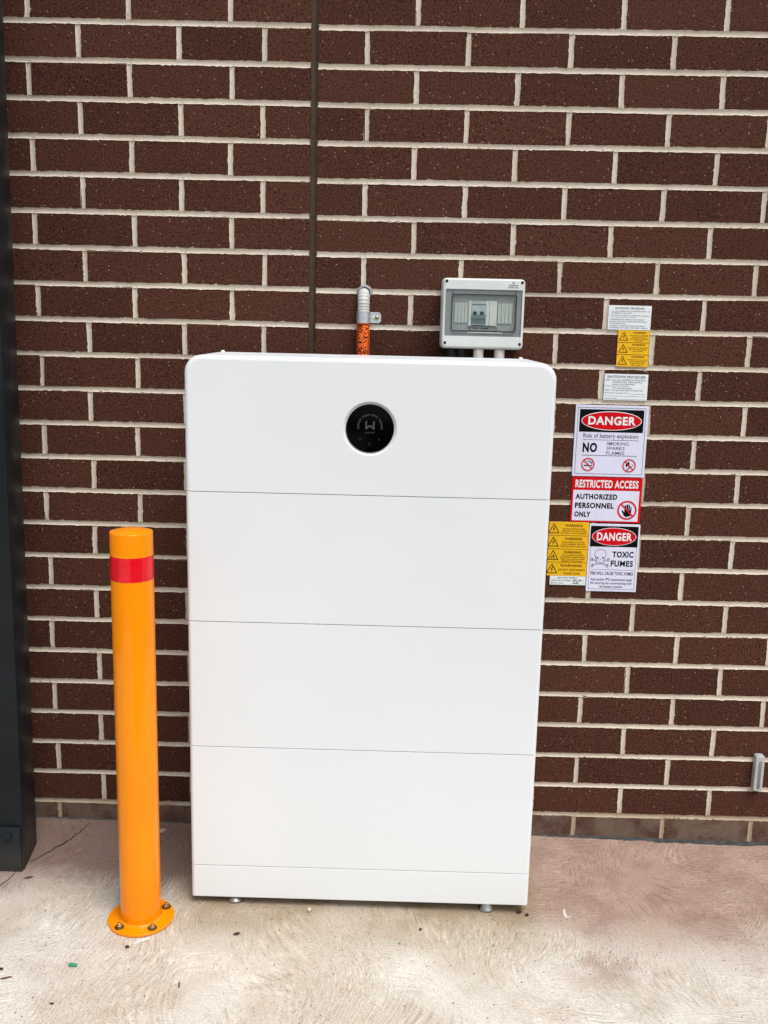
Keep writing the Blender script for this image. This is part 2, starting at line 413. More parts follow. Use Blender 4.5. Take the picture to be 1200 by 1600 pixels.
for n_, (x0, x1, z0, z1, r) in enumerate(bricks):
    xc, zc = (x0+x1)/2, (z0+z1)/2
    rot = 0.0 if xc < -0.21 else -0.0038
    me = brick_mesh(x1-x0, z1-z0, 'brick_dusty' if r == 24 else 'brick_brown')
    loc = Vector((xc, random.uniform(-0.0008, 0.0006), zc + zoff(xc)))
    if n_ < 300:
        o = bpy.data.objects.new('brick', me); C.objects.link(o); o.parent = wall
        o.location = loc; o.rotation_euler = (random.uniform(-0.006, 0.006), rot + random.uniform(-0.002, 0.002), random.uniform(-0.002, 0.002))
    else:
        b0 = len(rest_v)
        rest_v += [v.co + loc for v in me.vertices]; rest_f += [tuple(b0 + i for i in p.vertices) for p in me.polygons]
tag(mesh_obj('outer_brickwork', rest_v, rest_f, 'brick_brown', wall), kind='stuff')
# mortar: struck joints with ragged edges that smear onto the brick faces, one dense strip per joint
mv, mf = [], []
PROF = ((1.0, -0.0005, 1), (0.70, 0.0004, 0), (0.20, 0.0012, 0), (-0.62, 0.0016, 0), (-1.0, -0.0005, 1))
def ragged():
    s = [0.0]
    def nxt():
        s[0] = 0.35*s[0] + random.gauss(0, 0.00042)
        return max(-0.0012, min(0.0026, s[0] + (random.uniform(0.0008, 0.0022) if random.random() < 0.035 else 0)))
    return nxt
def strip(pts, half, normal_axis, slope=None):
    """pts: centre points along the joint; normal_axis 'z' (bed) or 'x' (perpend)"""
    b0 = len(mv); ra, rb = ragged(), ragged(); wob = 0
    for (x, z) in pts:
        wob = 0.93*wob + random.gauss(0, 0.00005)
        for k, (t_, y, e) in enumerate(PROF):
            off = t_*half + (ra() if k == 0 else -rb() if k == 4 else random.uniform(-0.0004, 0.0004))
            yy = y + (random.uniform(-0.0002, 0.0003) if not e else 0) + abs(wob)*0.5
            if e: yy = -0.0007
            mv.append((x, yy, z + off + wob) if normal_axis == 'z' else (x + off + wob, yy + 0.0001, z))
    for i in range(len(pts)-1):
        for k in range(4):
            a = b0 + i*5 + k; mf.append((a, a+1, a+6, a+5))
for r in ROWS:
    for side, (a, b) in enumerate(((XL, JL), (JR, XR))):
        z = (ZL, ZR)[side] - r*PZ
        if z < -0.03: continue
        n = int((b-a)/0.0055); strip([(a+(b-a)*i/n, z + zoff(a+(b-a)*i/n)) for i in range(n+1)], 0.0064, 'z')
for x, z0, z1 in perps:
    z0 -= 0.003; z1 += 0.003; n = 15
    lean = random.uniform(-0.0012, 0.0012)
    strip([(x + lean*(i/n-0.5), z0 + (z1-z0)*i/n + zoff(x)) for i in range(n+1)], 0.0061, 'x')
# backing behind the joints, so nothing shows through
b0 = len(mv); mv += [(XL, 0.0085, -0.1), (XR, 0.0085, -0.1), (XR, 0.0085, 2.8), (XL, 0.0085, 2.8)]; mf.append((b0, b0+1, b0+2, b0+3))
tag(mesh_obj('mortar', mv, mf, 'mortar', wall, 60), 'pale cream mortar joints with ragged struck edges')
# brown sealant in the control joint
sv, sf = [], []
N = 260; wl_, wr_ = 0, 0
for i in range(N+1):
    z = -0.02 + 2.75*i/N; wl_ = 0.8*wl_ + random.gauss(0, 0.0003); wr_ = 0.8*wr_ + random.gauss(0, 0.0003)
    bed = abs(((z - ZL)/PZ + 0.5) % 1 - 0.5)*PZ < 0.007
    e = 0.0012 if bed else 0.0
    for x, y in ((JL-0.0014-e+wl_, -0.0012), (JL+0.003, 0.0012), ((JL+JR)/2, 0.003), (JR-0.003, 0.0016), (JR+0.0010+e+wr_, -0.0010)): sv.append((x, y, z))
for i in range(N):
    for k in range(4): a = i*5+k; sf.append((a, a+1, a+6, a+5))
tag(mesh_obj('control_joint', sv, sf, 'joint_sealant', wall, 70), 'brown sealant strip running up a vertical control joint')
# solid core behind the facing bricks
box('wall_core', XL, XR, 0.062, 0.20, -0.2, 2.8, 'mortar', wall)

# bitumen strip between slab and wall, with a ragged front edge
bv, bf = [], []
N = 300; j0 = 0
for i in range(N+1):
    x = -1.1 + 2.6*i/N; j0 = 0.75*j0 + random.gauss(0, 0.0012)
    wd = 0.0042 + 0.013*min(1, max(0, (x-0.50)/0.28))
    wd = max(0.003, wd + j0*1.2)
    for y, z in ((0.004, 0.0032), (-0.002, 0.0026), (-wd, 0.0007)): bv.append((x, y, GZ(x)+z))
for i in range(N):
    for k in range(2): a = i*3+k; bf.append((a, a+1, a+4, a+3))
tag(mesh_obj('joint_strip', bv, bf, 'bitumen_strip', slab, 60), 'dark grey bitumen strip along the foot of the wall')
def ribbon(name, pts, w, mat, parent, lift=0.0012, label=None):
    vs_, fs = [], []
    for i, (x, y) in enumerate(pts):
        a = pts[max(0, i-1)]; b = pts[min(len(pts)-1, i+1)]
        d = Vector((b[0]-a[0], b[1]-a[1], 0)).normalized(); nrm = Vector((-d.y, d.x, 0))
        ww = w*(0.4 + 0.6*math.sin(math.pi*(i+0.5)/len(pts)))*random.uniform(0.7, 1.2)/2
        for s in (-1, 1): vs_.append((x + nrm.x*ww*s, y + nrm.y*ww*s, GZ(x) + lift))
    for i in range(len(pts)-1): a = i*2; fs.append((a, a+1, a+3, a+2))
    o = mesh_obj(name, vs_, fs, mat, parent)
    return tag(o, label) if label else o
def crack(p0, p1, n, w, bend=0.012):
    pts = []
    for i in range(n+1):
        t_ = i/n; s = math.sin(math.pi*t_)
        pts.append((p0[0]+(p1[0]-p0[0])*t_ + random.gauss(0, 0.0016) + bend*s, p0[1]+(p1[1]-p0[1])*t_ + random.gauss(0, 0.003)))
    return ribbon('crack', pts, w, 'crack_dark', slab, 0.0008)
crack((-0.89, -0.225), (-0.80, -0.02), 26, 0.0042)
crack((-0.905, -0.265), (-0.96, -0.40), 14, 0.003)

# ------------------------------------------------------------------ battery cabinet
YF, YB = -0.375, -0.112
X0, X1 = -0.4505, 0.3405
unit = tag(empty('battery_cabinet', (-0.055, -0.25, GZ(-0.055))), 'tall white home battery cabinet of stacked modules with round black display', 'battery cabinet')
def reparent(o, p):      # parts are modelled in world coordinates; the things' empties sit at their bases
    o.parent = p; o.matrix_parent_inverse = Matrix.Translation(-p.location) if p.type == 'EMPTY' else Matrix()
    return o
levels = [0.0272, 0.1095, 0.4057, 0.7027, 0.9956, 1.2885]
GAP = 0.0005
DX, DZ = -0.0532, 1.1408
# base and three battery modules
for i in range(4):
    bm, _ = shell(X0, X1, levels[i] + (GAP if i else 0), levels[i+1] - GAP, YF + random.uniform(-0.0003, 0.0003), YB, [0.003 if i == 0 else 0.0008]*4 if i == 0 else [0.0008]*4, 0.009, 0.0007, 0.003 if i == 0 else 0.0007, 3)
    o = bm_obj('plinth' if i == 0 else 'battery_module', bm, 'white_powder_coat', None, 30)
    reparent(o, unit)
reparent(box('seam_backing', X0+0.004, X1-0.004, YF+0.0050, YB-0.002, levels[0]+0.006, levels[4]+0.02, 'white_powder_coat'), unit)  # added white backing behind the module gaps, keeps the seams from shading too dark
# inverter module with the round recess for the display
bm, vl = shell(X0, X1, levels[4]+GAP, levels[5], YF, YB, [0.038, 0.038, 0.0008, 0.0008], 0.010, 0.010, 0.0007, 12, 6, cap_front=False)
NC = 72
rings = []
for rr_, dy in ((0.0585, 0.0), (0.0576, 0.0005), (0.0564, 0.0016), (0.0552, 0.0030), (0.0540, 0.0040), (0.0522, 0.0044), (0.0522, 0.0075)):
    rings.append([bm.verts.new((DX + rr_*math.cos(2*math.pi*k/NC), YF+dy, DZ + rr_*math.sin(2*math.pi*k/NC))) for k in range(NC)])
for a, b in zip(rings, rings[1:]):
    for k in range(NC): bm.faces.new((a[k], a[(k+1) % NC], b[(k+1) % NC], b[k]))
bm.faces.new(rings[-1])
bm.edges.ensure_lookup_table()
es = [e for e in bm.edges if (e.verts[0] in vl[-1] and e.verts[1] in vl[-1]) or (e.verts[0] in rings[0] and e.verts[1] in rings[0])]
bmesh.ops.triangle_fill(bm, edges=es, use_beauty=True, use_dissolve=False)
inv = reparent(bm_obj('inverter_module', bm, 'white_powder_coat', None, 30), unit)
disp = lathe('display', [(0.0512, -0.008), (0.0512, -0.0024), (0.0508, -0.0016), (0.0498, -0.0012), (0.0, -0.0012)], 'display_black', None, 72, at(DX, YF, DZ, YOUT), 30)
reparent(disp, unit)
for xs in (-0.408, 0.2905):
    reparent(lathe('top_screw', [(0.0, 0.0), (0.0045, 0.0), (0.0045, 0.0035), (0.003, 0.005), (0, 0.005)], 'white_powder_coat', None, 14, at(xs, YB-0.03, levels[5]-0.0005)), unit)
for s, xs in ((-1, X0), (1, X1)):
    reparent(box('side_latch', min(xs, xs+s*0.004), max(xs, xs+s*0.004), -0.30, -0.22, 1.13, 1.185, 'galvanised_steel', None, 0.0012, 2), unit)
for fx in (-0.3512, 0.2453):
    for fy in (-0.352, -0.165):
        g = GZ(fx); h = levels[0] + 0.003 - g
        reparent(lathe('levelling_foot', [(0, 0), (0.0185, 0), (0.0195, 0.0015), (0.0195, 0.0045), (0.0185, 0.006), (0.0085, h*0.74), (0.008, h)], 'brushed_stainless', None, 28, at(fx, fy, g + 0.0004)), unit)

# ------------------------------------------------------------------ flat print: polygons and lettering laid on a face that looks towards -Y
DEPS = bpy.context.evaluated_depsgraph_get
def text_geo(s, bold):
    cu = bpy.data.curves.new('lettering', 'FONT'); cu.body = s; cu.size = 1; cu.resolution_u = 3; cu.offset = bold*0.75; cu.space_character = 1 + bold*2.2; cu.fill_mode = 'FRONT'
    o = bpy.data.objects.new('lettering', cu); C.objects.link(o)
    bpy.context.view_layer.update()
    e = o.evaluated_get(DEPS()); me = e.to_mesh()
    vs_ = [(v.co.x, v.co.y) for v in me.vertices]; fs = [tuple(p.vertices) for p in me.polygons]
    e.to_mesh_clear(); bpy.data.objects.remove(o); bpy.data.curves.remove(cu)
    return vs_, fs
class Print:
    def __init__(s, x0, x1, z0, z1, y, step=0.00028):
        s.r = (x0, x1, z0, z1); s.y = y; s.step = step; s.acc = {}; s.gid = 0; s.asp = (x1-x0)/(z1-z0)
    def P(s, u, v): x0, x1, z0, z1 = s.r; return (x0+(x1-x0)*u, z1-(z1-z0)*v)
    def _add(s, name, mat, lay, pts, faces):
        V, F = s.acc.setdefault((name, mat, s.gid), ([], [])); b = len(V)
        for u, v in pts: x, z = s.P(u, v); V.append((x, s.y - s.step*lay, z))
        F.extend(tuple(b+i for i in f) for f in faces)
    def poly(s, mat, lay, pts, name='printed_symbol'): s._add(name, mat, lay, pts, [tuple(range(len(pts)))])
    def rect(s, mat, lay, u0, u1, v0, v1, name='printed_panel'): s.poly(mat, lay, [(u0, v0), (u0, v1), (u1, v1), (u1, v0)], name)
    def rrect(s, mat, lay, u0, u1, v0, v1, rad, name='printed_panel'):
        w = s.r[1]-s.r[0]; h = s.r[3]-s.r[2]
        pts = rrect(u0*w, u1*w, -v1*h, -v0*h, [rad]*4, 5)
        s.poly(mat, lay, [(x/w, -z/h) for x, z in pts], name)
    def frame(s, mat, lay, u0, u1, v0, v1, t, name='printed_border'):
        tv = t*s.asp
        for a in ((u0, u1, v0, v0+tv), (u0, u1, v1-tv, v1), (u0, u0+t, v0+tv, v1-tv), (u1-t, u1, v0+tv, v1-tv)): s.rect(mat, lay, *a, name)
    def ell(s, mat, lay, cu, cv, ru, rv=None, name='printed_symbol', n=40):
        rv = ru*s.asp if rv is None else rv
        s.poly(mat, lay, [(cu+ru*math.cos(2*math.pi*i/n), cv-rv*math.sin(2*math.pi*i/n)) for i in range(n)], name)
    def ring(s, mat, lay, cu, cv, ru, w, rv=None, a0=0, a1=360, name='printed_symbol', n=40):
        rvo = ru*s.asp if rv is None else rv; k = s.asp
        pts, fs = [], []
        for i in range(n+1):
            a = R(a0+(a1-a0)*i/n); c, d = math.cos(a), math.sin(a)
            pts += [(cu+ru*c, cv-rvo*d), (cu+(ru-w)*c, cv-(rvo-w*k)*d)]
        fs = [(2*i, 2*i+1, 2*i+3, 2*i+2) for i in range(n)]
        s._add(name, mat, lay, pts, fs)
    def line(s, mat, lay, pts, w, name='printed_symbol'):
        """polyline, w as a fraction of the width"""
        k = s.asp
        q = [(u, v/k) for u, v in pts]
        for n_, (a, b) in enumerate(zip(q, q[1:])):
            lay += 0.2 if n_ % 2 else -0.2*(n_ > 0)
            dx, dy = b[0]-a[0], b[1]-a[1]; L = math.hypot(dx, dy) or 1; nx, ny = -dy/L*w/2, dx/L*w/2
            ex, ey = dx/L*w*0.3, dy/L*w*0.3
            s._add(name, mat, lay, [(a[0]-ex+nx, (a[1]-ey+ny)*k), (a[0]-ex-nx, (a[1]-ey-ny)*k), (b[0]+ex-nx, (b[1]+ey-ny)*k), (b[0]+ex+nx, (b[1]+ey+ny)*k)], [(0, 1, 2, 3)])
    def text(s, t_, mat, lay, u0, u1, v0, v1, bold=0.0, name='printed_lettering', rot=False, shear=0.0):
        vs_, fs = text_geo(t_, bold)
        xa, xb = min(v[0] for v in vs_), max(v[0] for v in vs_); ya, yb = min(v[1] for v in vs_), max(v[1] for v in vs_)
        pts = []
        for x, y in vs_:
            a, b = (x-xa)/(xb-xa), (y-ya)/(yb-ya)
            if rot: pts.append((u0+(u1-u0)*b, v0+(v1-v0)*a))          # reads downwards
            else: pts.append((u0+(u1-u0)*a + shear*b, v1-(v1-v0)*b))
        s._add(name, mat, lay, pts, fs)
    def finish(s, parent):
        for (name, mat, _g), (V, F) in s.acc.items():
            o = mesh_obj(name, V, F, mat, None)
            if parent.type == 'EMPTY': reparent(o, parent)
            else:
                o.parent = parent; o.matrix_parent_inverse = parent_world(parent).inverted()
def parent_world(o):
    w = o.matrix_basis.copy()
    if o.parent: w = parent_world(o.parent) @ o.matrix_parent_inverse @ w
    return w

# display marks
d = Print(DX-0.051, DX+0.051, DZ-0.051, DZ+0.051, YF+0.0010, 0.0002)
for a0, a1 in ((100-8, 132), (48, 88), (139, 194), (-14, 41)): d.ring('display_mark', 1, 0.5, 0.455, 0.262, 0.010, None, a0, a1, 'display_arc', 20); d.ring('display_faint', 1, 0.5, 0.455, 0.246, 0.024, None, a0+1, a1-1, 'display_arc_glow', 20)
d.line('display_mark', 1, [(0.42, 0.355), (0.42, 0.50), (0.488, 0.442)], 0.034, 'display_emblem')
d.line('display_mark', 1, [(0.58, 0.355), (0.58, 0.50), (0.512, 0.442)], 0.034, 'display_emblem')
for a_, b_ in ((0.40, 0.425), (0.431, 0.452), (0.458, 0.478), (0.484, 0.508), (0.514, 0.534), (0.54, 0.556), (0.562, 0.60)): d.rect('display_faint', 1, a_, b_, 0.566, 0.598, 'display_print')
d.rect('display_faint', 1, 0.275, 0.325, 0.705, 0.735, 'display_icon')
d.ell('display_faint', 1, 0.70, 0.725, 0.02, None, 'display_icon', 16)
d.ring('display_faint', 1, 0.50, 0.82, 0.03, 0.010, None, 0, 360, 'display_icon', 20)
d.finish(disp)

# ------------------------------------------------------------------ bollard
BX, BY = -0.5530, -0.440; BZ = GZ(BX)
bol = tag(empty('bollard', (BX, BY, BZ)), 'yellow steel bollard with red reflective band beside the white cabinet', 'bollard')
lx = 0.0
post = lathe('post', [(0.0452, 0.0), (0.0452, 0.9015), (0.0449, 0.9028), (0.0441, 0.9038), (0.036, 0.9062), (0.024, 0.9084), (0.012, 0.9096), (0, 0.9100)], 'yellow_enamel', bol, 64, at(0, 0, 0.004), 28)
lathe('reflective_band', [(0.0452, 0.8060), (0.0457, 0.8060), (0.0457, 0.8580), (0.0452, 0.8580)], 'red_reflective_tape', bol, 64, at(0, 0, 0), 28)
lathe('base_flange', [(0, 0.0), (0.0730, 0.0), (0.0742, 0.0015), (0.0742, 0.0055), (0.0728, 0.0072), (0.0495, 0.0078), (0.0472, 0.0092), (0.0455, 0.0125)], 'yellow_enamel', bol, 64, at(0, 0, 0.0006), 32)
for a in (-127, -52, 34, 140):
    bx, by = 0.0605*math.cos(R(a)), 0.0605*math.sin(R(a))
    w_ = lathe('bolt', [(0, 0), (0.0105, 0), (0.0105, 0.0016), (0.0098, 0.0019), (0.0, 0.0019)], 'dark_washer_steel', bol, 24, at(bx, by, 0.0083))
    bm = bmesh.new(); add_lathe(bm, [(0.0072, 0.0018), (0.0072, 0.0058), (0.0064, 0.0068), (0.0, 0.0068)], 6, at(bx, by, 0.0083, Matrix.Rotation(R(a*1.7), 4, 'Z')))
    hx = bm_obj('hex_head', bm, 'zinc_passivated', w_)
    lathe('bolt_stud', [(0.0036, 0.0066), (0.0036, 0.0102), (0.003, 0.0108), (0, 0.0108)], 'zinc_passivated', w_, 14, at(bx, by, 0.0083))

# ------------------------------------------------------------------ dark steel column at the left edge
CXB = -0.8965; CYF, CYB = -0.262, -0.134
col = tag(empty('steel_column', (CXB, (CYF+CYB)/2, GZ(CXB))), 'black painted steel column standing against the wall at left edge', 'column')
bm = bmesh.new(); add_box(bm, -0.22, 0, (CYF-CYB)/2, (CYB-CYF)/2, 0.0, 2.9, 0.003, 3)
for v in bm.verts: v.co.x += 0.0062*v.co.z - 0.12*v.co.y
bm_obj('post', bm, 'black_painted_steel', col, 40)
bm = bmesh.new(); add_box(bm, -0.20, 0.0045, (CYF-CYB)/2-0.0085, (CYF-CYB)/2-0.0002, 0.0, 0.117, 0.0022, 2)
plate = bm_obj('base_bracket', bm, 'black_painted_steel', col, 40)
for bxx in (-0.0235, -0.165):
    lathe('bolt', [(0, 0), (0.0115, 0), (0.0115, 0.0025), (0.0075, 0.003), (0.0075, 0.008), (0.006, 0.009), (0, 0.009)], 'black_painted_steel', plate, 6, at(bxx, (CYF-CYB)/2-0.0085, 0.0955, YOUT), 20)

# ------------------------------------------------------------------ breaker enclosure on the wall
EX0, EX1, EZ0, EZ1 = 0.1060, 0.3010, 1.3085, 1.4735
enc = tag(empty('breaker_enclosure', (0.2035, 0, EZ0)), 'pale grey plastic breaker box with smoked window on the wall above cabinet', 'breaker box')
bm, _ = shell(EX0-0.001, EX1+0.001, EZ0-0.001, EZ1+0.001, -0.052, -0.0012, [0.010]*4, 0.002, 0.002, 0.002, 6, 3)
reparent(bm_obj('back_box', bm, 'grey_abs', None, 35), enc)
EY = -0.084
WX0, WX1, WZ0, WZ1 = EX0+0.0065, EX1-0.0055, EZ0+0.030, EZ1-0.0255
# lid: front frame with the window opening
lps = [[(x, -0.0535, z) for x, z in rrect(EX0, EX1, EZ0, EZ1, [0.010]*4, 6)]]
for i in range(6):
    a = R(90*i/5); f = 0.006; s, dd = f*(1-math.cos(a)), f*(1-math.sin(a))
    lps.append([(x, EY+dd, z) for x, z in rrect(EX0+s, EX1-s, EZ0+s*1.3, EZ1-s, [0.010-s]*4, 6)])
bm, vl = loops_bm(lps, False, False)
hole = [[bm.verts.new((x, y, z)) for x, z in rrect(WX0, WX1, WZ0, WZ1, [0.002]*4, 3)] for y in (EY, EY+0.003)]
nh = len(hole[0])
for k in range(nh): bm.faces.new((hole[0][k], hole[0][(k+1) % nh], hole[1][(k+1) % nh], hole[1][k]))
es = [e for e in bm.edges if (e.verts[0] in vl[-1] and e.verts[1] in vl[-1]) or (e.verts[0] in hole[0] and e.verts[1] in hole[0])]
bmesh.ops.triangle_fill(bm, edges=es, use_beauty=True)
reparent(bm_obj('lid', bm, 'grey_abs', None, 30), enc)
# grey window surround with its own opening, and the inner dead front
OX0, OX1, OZ0, OZ1 = WX0+0.0165, WX1-0.0145, WZ0+0.0125, WZ1-0.0125
bm = bmesh.new()
A = [bm.verts.new((x, EY+0.0028, z)) for x, z in rrect(WX0-0.0004, WX1+0.0004, WZ0-0.0004, WZ1+0.0004, [0.002]*4, 3)]
B = [bm.verts.new((x, EY+0.0028, z)) for x, z in rrect(OX0, OX1, OZ0, OZ1, [0.004]*4, 5)]
B2 = [bm.verts.new((v.co.x, EY+0.0105, v.co.z)) for v in B]
for lp in (A, B):
    for k in range(len(lp)): bm.edges.new((lp[k], lp[(k+1) % len(lp)]))
bmesh.ops.triangle_fill(bm, edges=list(bm.edges), use_beauty=True)
for k in range(len(B)): bm.faces.new((B[k], B[(k+1) % len(B)], B2[(k+1) % len(B)], B2[k]))
reparent(bm_obj('window_surround', bm, 'grey_panel', None, 30), enc)
reparent(box('dead_front', OX0+0.0002, OX1-0.0002, EY+0.0100, EY+0.0130, OZ0+0.0002, OZ1-0.0002, 'inner_panel'), enc)
fy = EY+0.0100
ow, oh = OX1-OX0, OZ1-OZ0
def bx_(name, u0, u1, v0, v1, dy, mat, parent=enc, bev=0.0004, base=0.0):
    o = box(name, OX0+ow*u0, OX0+ow*u1, fy-base-dy, fy-base-0.0001, OZ1-oh*v1, OZ1-oh*v0, mat, None, bev, 1)
    return reparent(o, parent) if parent.type == 'EMPTY' else o
def child_of(o, p): o.parent = p; o.matrix_parent_inverse = parent_world(p).inverted(); return o
for i in range(4): bx_('blanking_strip', 0.045+i*0.052, 0.045+i*0.052+0.047, 0.22, 0.78, 0.003, 'light_blank')
for i in range(4): bx_('blanking_strip', 0.725+i*0.057, 0.725+i*0.057+0.052, 0.22, 0.78, 0.003, 'light_blank')
bx_('filler_strip', 0.262, 0.305, 0.16, 0.86, 0.0045, 'cream_pvc')
bx_('filler_strip', 0.535, 0.588, 0.16, 0.86, 0.0045, 'cream_pvc')
bx_('filler_strip', 0.592, 0.705, 0.16, 0.86, 0.0045, 'cream_pvc')
brk = bx_('breaker', 0.308, 0.532, 0.17, 0.83, 0.005, 'breaker_grey')
for nm, a in (('breaker_stripe', (0.310, 0.530, 0.25, 0.285, 0.0003, 'breaker_teal')), ('breaker_toggle_bar', (0.310, 0.530, 0.555, 0.64, 0.003, 'breaker_teal')), ('breaker_lower', (0.310, 0.530, 0.655, 0.80, 0.0006, 'breaker_teal'))):
    child_of(bx_(nm, *a, parent=brk, bev=0.0001, base=0.005), brk)
for u in (0.335, 0.445): child_of(bx_('toggle', u, u+0.055, 0.46, 0.55, 0.004, 'dark_rubber', parent=brk, base=0.005), brk)
# smoked hinged window with dark seal line and finger grip
bm = bmesh.new(); lp = rrect(OX0+0.0006, OX1-0.0006, OZ0+0.0006, OZ1-0.0006, [0.0036]*4, 5)
f1 = [bm.verts.new((x, EY+0.0005, z)) for x, z in lp]; f2 = [bm.verts.new((x, EY+0.0022, z)) for x, z in lp]
bm.faces.new(f1); bm.faces.new(f2)
for k in range(len(lp)): bm.faces.new((f1[k], f1[(k+1) % len(lp)], f2[(k+1) % len(lp)], f2[k]))
win = reparent(bm_obj('smoked_window', bm, 'smoked_window', None, 30), enc)
def outline(name, pts, w, y, mat, parent, closed=True):
    vs_, fs = [], []; n = len(pts)
    for i, (x, z) in enumerate(pts):
        a = pts[(i-1) % n] if closed or i else pts[i]; b = pts[(i+1) % n] if closed or i < n-1 else pts[i]
        dv = Vector((b[0]-a[0], b[1]-a[1])).normalized(); nx, nz = -dv.y*w/2, dv.x*w/2
        for s, yy in ((-1, y), (1, y), (1, y-0.0006), (-1, y-0.0006)): vs_.append((x+nx*s, yy, z+nz*s))
    for i in range(n if closed else n-1):
        a, b = i*4, ((i+1) % n)*4
        for k in range(4): fs.append((a+k, a+(k+1) % 4, b+(k+1) % 4, b+k))
    return child_of(mesh_obj(name, vs_, fs, mat), parent)
outline('seal_line', rrect(OX0-0.0002, OX1+0.0002, OZ0-0.0002, OZ1+0.0002, [0.004]*4, 5), 0.0021, EY+0.0003, 'dark_rubber', win)
gx0, gx1 = OX0+ow*0.285, OX0+ow*0.70
grip = [(gx0-0.001, OZ0)] + [(gx0+0.006-0.006*math.cos(R(a)), OZ0+0.006+0.006*math.sin(R(a))) for a in range(0, 91, 15)] + [(gx1-0.006+0.006*math.sin(R(a)), OZ0+0.006+0.006*math.cos(R(a))) for a in range(0, 91, 15)] + [(gx1+0.001, OZ0)]
outline('finger_grip', grip, 0.0014, EY+0.0001, 'dark_rubber', win, False)
for x in (OX0+0.001, OX1-0.001): reparent(box('hinge_mark', x-0.0006, x+0.0006, EY+0.0018, EY+0.0027, OZ1+0.0015, WZ1-0.002, 'dark_rubber'), enc)
reparent(box('latch_ledge', OX0+0.001, OX1-0.004, EY+0.0012, EY+0.0027, OZ0-0.0068, OZ0-0.0028, 'grey_panel', None, 0.0004, 1), enc)
reparent(box('latch_clip', OX0+ow*0.25, OX0+ow*0.80, EY+0.0002, EY+0.0020, OZ0-0.0046, OZ0-0.0030, 'grey_abs', None, 0.0003, 1), enc)
for sx in (EX0+0.0085, EX1-0.0075):
    for sz in (EZ0+0.0135, EZ1-0.0075):
        reparent(lathe('screw_cap', [(0.0034, 0.0001), (0.0034, 0.0010), (0.0026, 0.0014), (0, 0.0014)], 'black_plug', None, 20, at(sx, EY, sz, YOUT)), enc)
e = Print(EX0, EX1, EZ0, EZ1, EY-0.0002, 0.0002)
e.ring('print_grey', 1, 0.855, 0.055, 0.013, 0.005, None, 0, 360, 'maker_mark', 18)
for v_, us in ((0.086, ((0.80, 0.825), (0.829, 0.858), (0.862, 0.884), (0.887, 0.91))), (0.115, ((0.79, 0.806), (0.814, 0.832), (0.836, 0.862), (0.872, 0.886), (0.89, 0.912)))):
    for a_, b_ in us: e.rect('print_grey', 1, a_, b_, v_, v_+0.011, 'maker_print')
ew = Print(OX0, OX1, OZ0, OZ1, EY+0.0002, 0.0002)
for a_, b_ in ((0.335, 0.365), (0.37, 0.40), (0.465, 0.50), (0.505, 0.535), (0.54, 0.58)): ew.rect('print_black', 1, a_, b_, 0.912, 0.935, 'grip_print')
e.finish(enc); ew.finish(win)
# cable entries under the box
def gland(x, mat, r=0.0115, name='conduit_adaptor'):
    g = lathe(name, [(0.0, 0.0), (r, 0.0), (r, -0.020), (r*0.98, -0.0215), (r*0.80, -0.0220), (r*0.80, -0.024), (r*0.88, -0.025), (r*0.80, -0.027), (r*0.88, -0.029), (r*0.80, -0.031), (r*0.88, -0.033), (r*0.8, -0.035), (r*0.8, -0.09), (0, -0.09)], mat, None, 28, at(x, -0.064 if name == 'conduit_adaptor' else -0.045, EZ0-0.0008))
    return reparent(g, enc)
gland(0.1975, 'cream_pvc', 0.0125); gland(0.2480, 'cream_pvc', 0.0125)
for x in (0.134, 0.158): gland(x, 'dark_rubber', 0.0105, 'cable_gland')
reparent(box('cable_saddle', 0.118, 0.176, -0.050, -0.001, EZ0-0.034, EZ0-0.003, 'black_plug', None, 0.002, 1), enc)

# ------------------------------------------------------------------ corrugated conduit, its label and saddle
KX, KY = -0.0838, -0.0185
con = tag(empty('conduit', (KX, 0, 1.20)), 'grey corrugated conduit with orange solar warning label entering wall above cabinet', 'conduit')
path = []
for i in range(0, 61):
    z = 1.20 + 0.210*i/60; path.append((Vector((KX, KY, z)), Vector((0, 0, 1))))
rb = 0.030
for i in range(1, 25):
    a = R(62*i/24); path.append((Vector((KX - 0.0006*i/24, KY + rb*(1-math.cos(a)), 1.410 + rb*math.sin(a))), Vector((0, math.sin(a), math.cos(a)))))
last, dr = path[-1]
for i in range(1, 8): path.append((last + dr*0.0025*i, dr))
bm = bmesh.new(); rings = []; acc = 0; prev = path[0][0]; NR = 24
dense = []
for (p, t_), (q, t2) in zip(path, path[1:]):
    for k in range(3): dense.append((p.lerp(q, k/3), t_.lerp(t2, k/3).normalized()))
for p, t_ in dense:
    acc += (p-prev).length; prev = p
    r = 0.0138 + 0.0014*(0.5+0.5*math.cos(2*math.pi*acc/0.0066))
    nx = Vector((1, 0, 0)); ny = t_.cross(nx)
    rings.append([bm.verts.new(p + nx*r*math.cos(2*math.pi*k/NR) + ny*r*math.sin(2*math.pi*k/NR)) for k in range(NR)])
for a, b in zip(rings, rings[1:]):
    for k in range(NR): bm.faces.new((a[k], a[(k+1) % NR], b[(k+1) % NR], b[k]))
reparent(bm_obj('corrugated_pipe', bm, 'corrugated_grey_pvc', None, 80), con)
# silicone bead where it enters the wall
bm = bmesh.new(); add_lathe(bm, [(0.0205, -0.001), (0.0198, 0.003), (0.0182, 0.008), (0.0160, 0.0125), (0.0145, 0.014)], 40, at(KX+0.0008, 0.0, 1.439, YOUT))
for v in bm.verts:
    a = math.atan2(v.co.z-1.439, v.co.x-KX); s = 1 + 0.07*math.sin(2*a+1) + 0.03*math.sin(5*a)
    v.co.x = KX + (v.co.x-KX)*s*0.92; v.co.z = 1.437 + (v.co.z-1.439)*s*1.0
reparent(bm_obj('silicone_bead', bm, 'clear_silicone', None, 60), con)
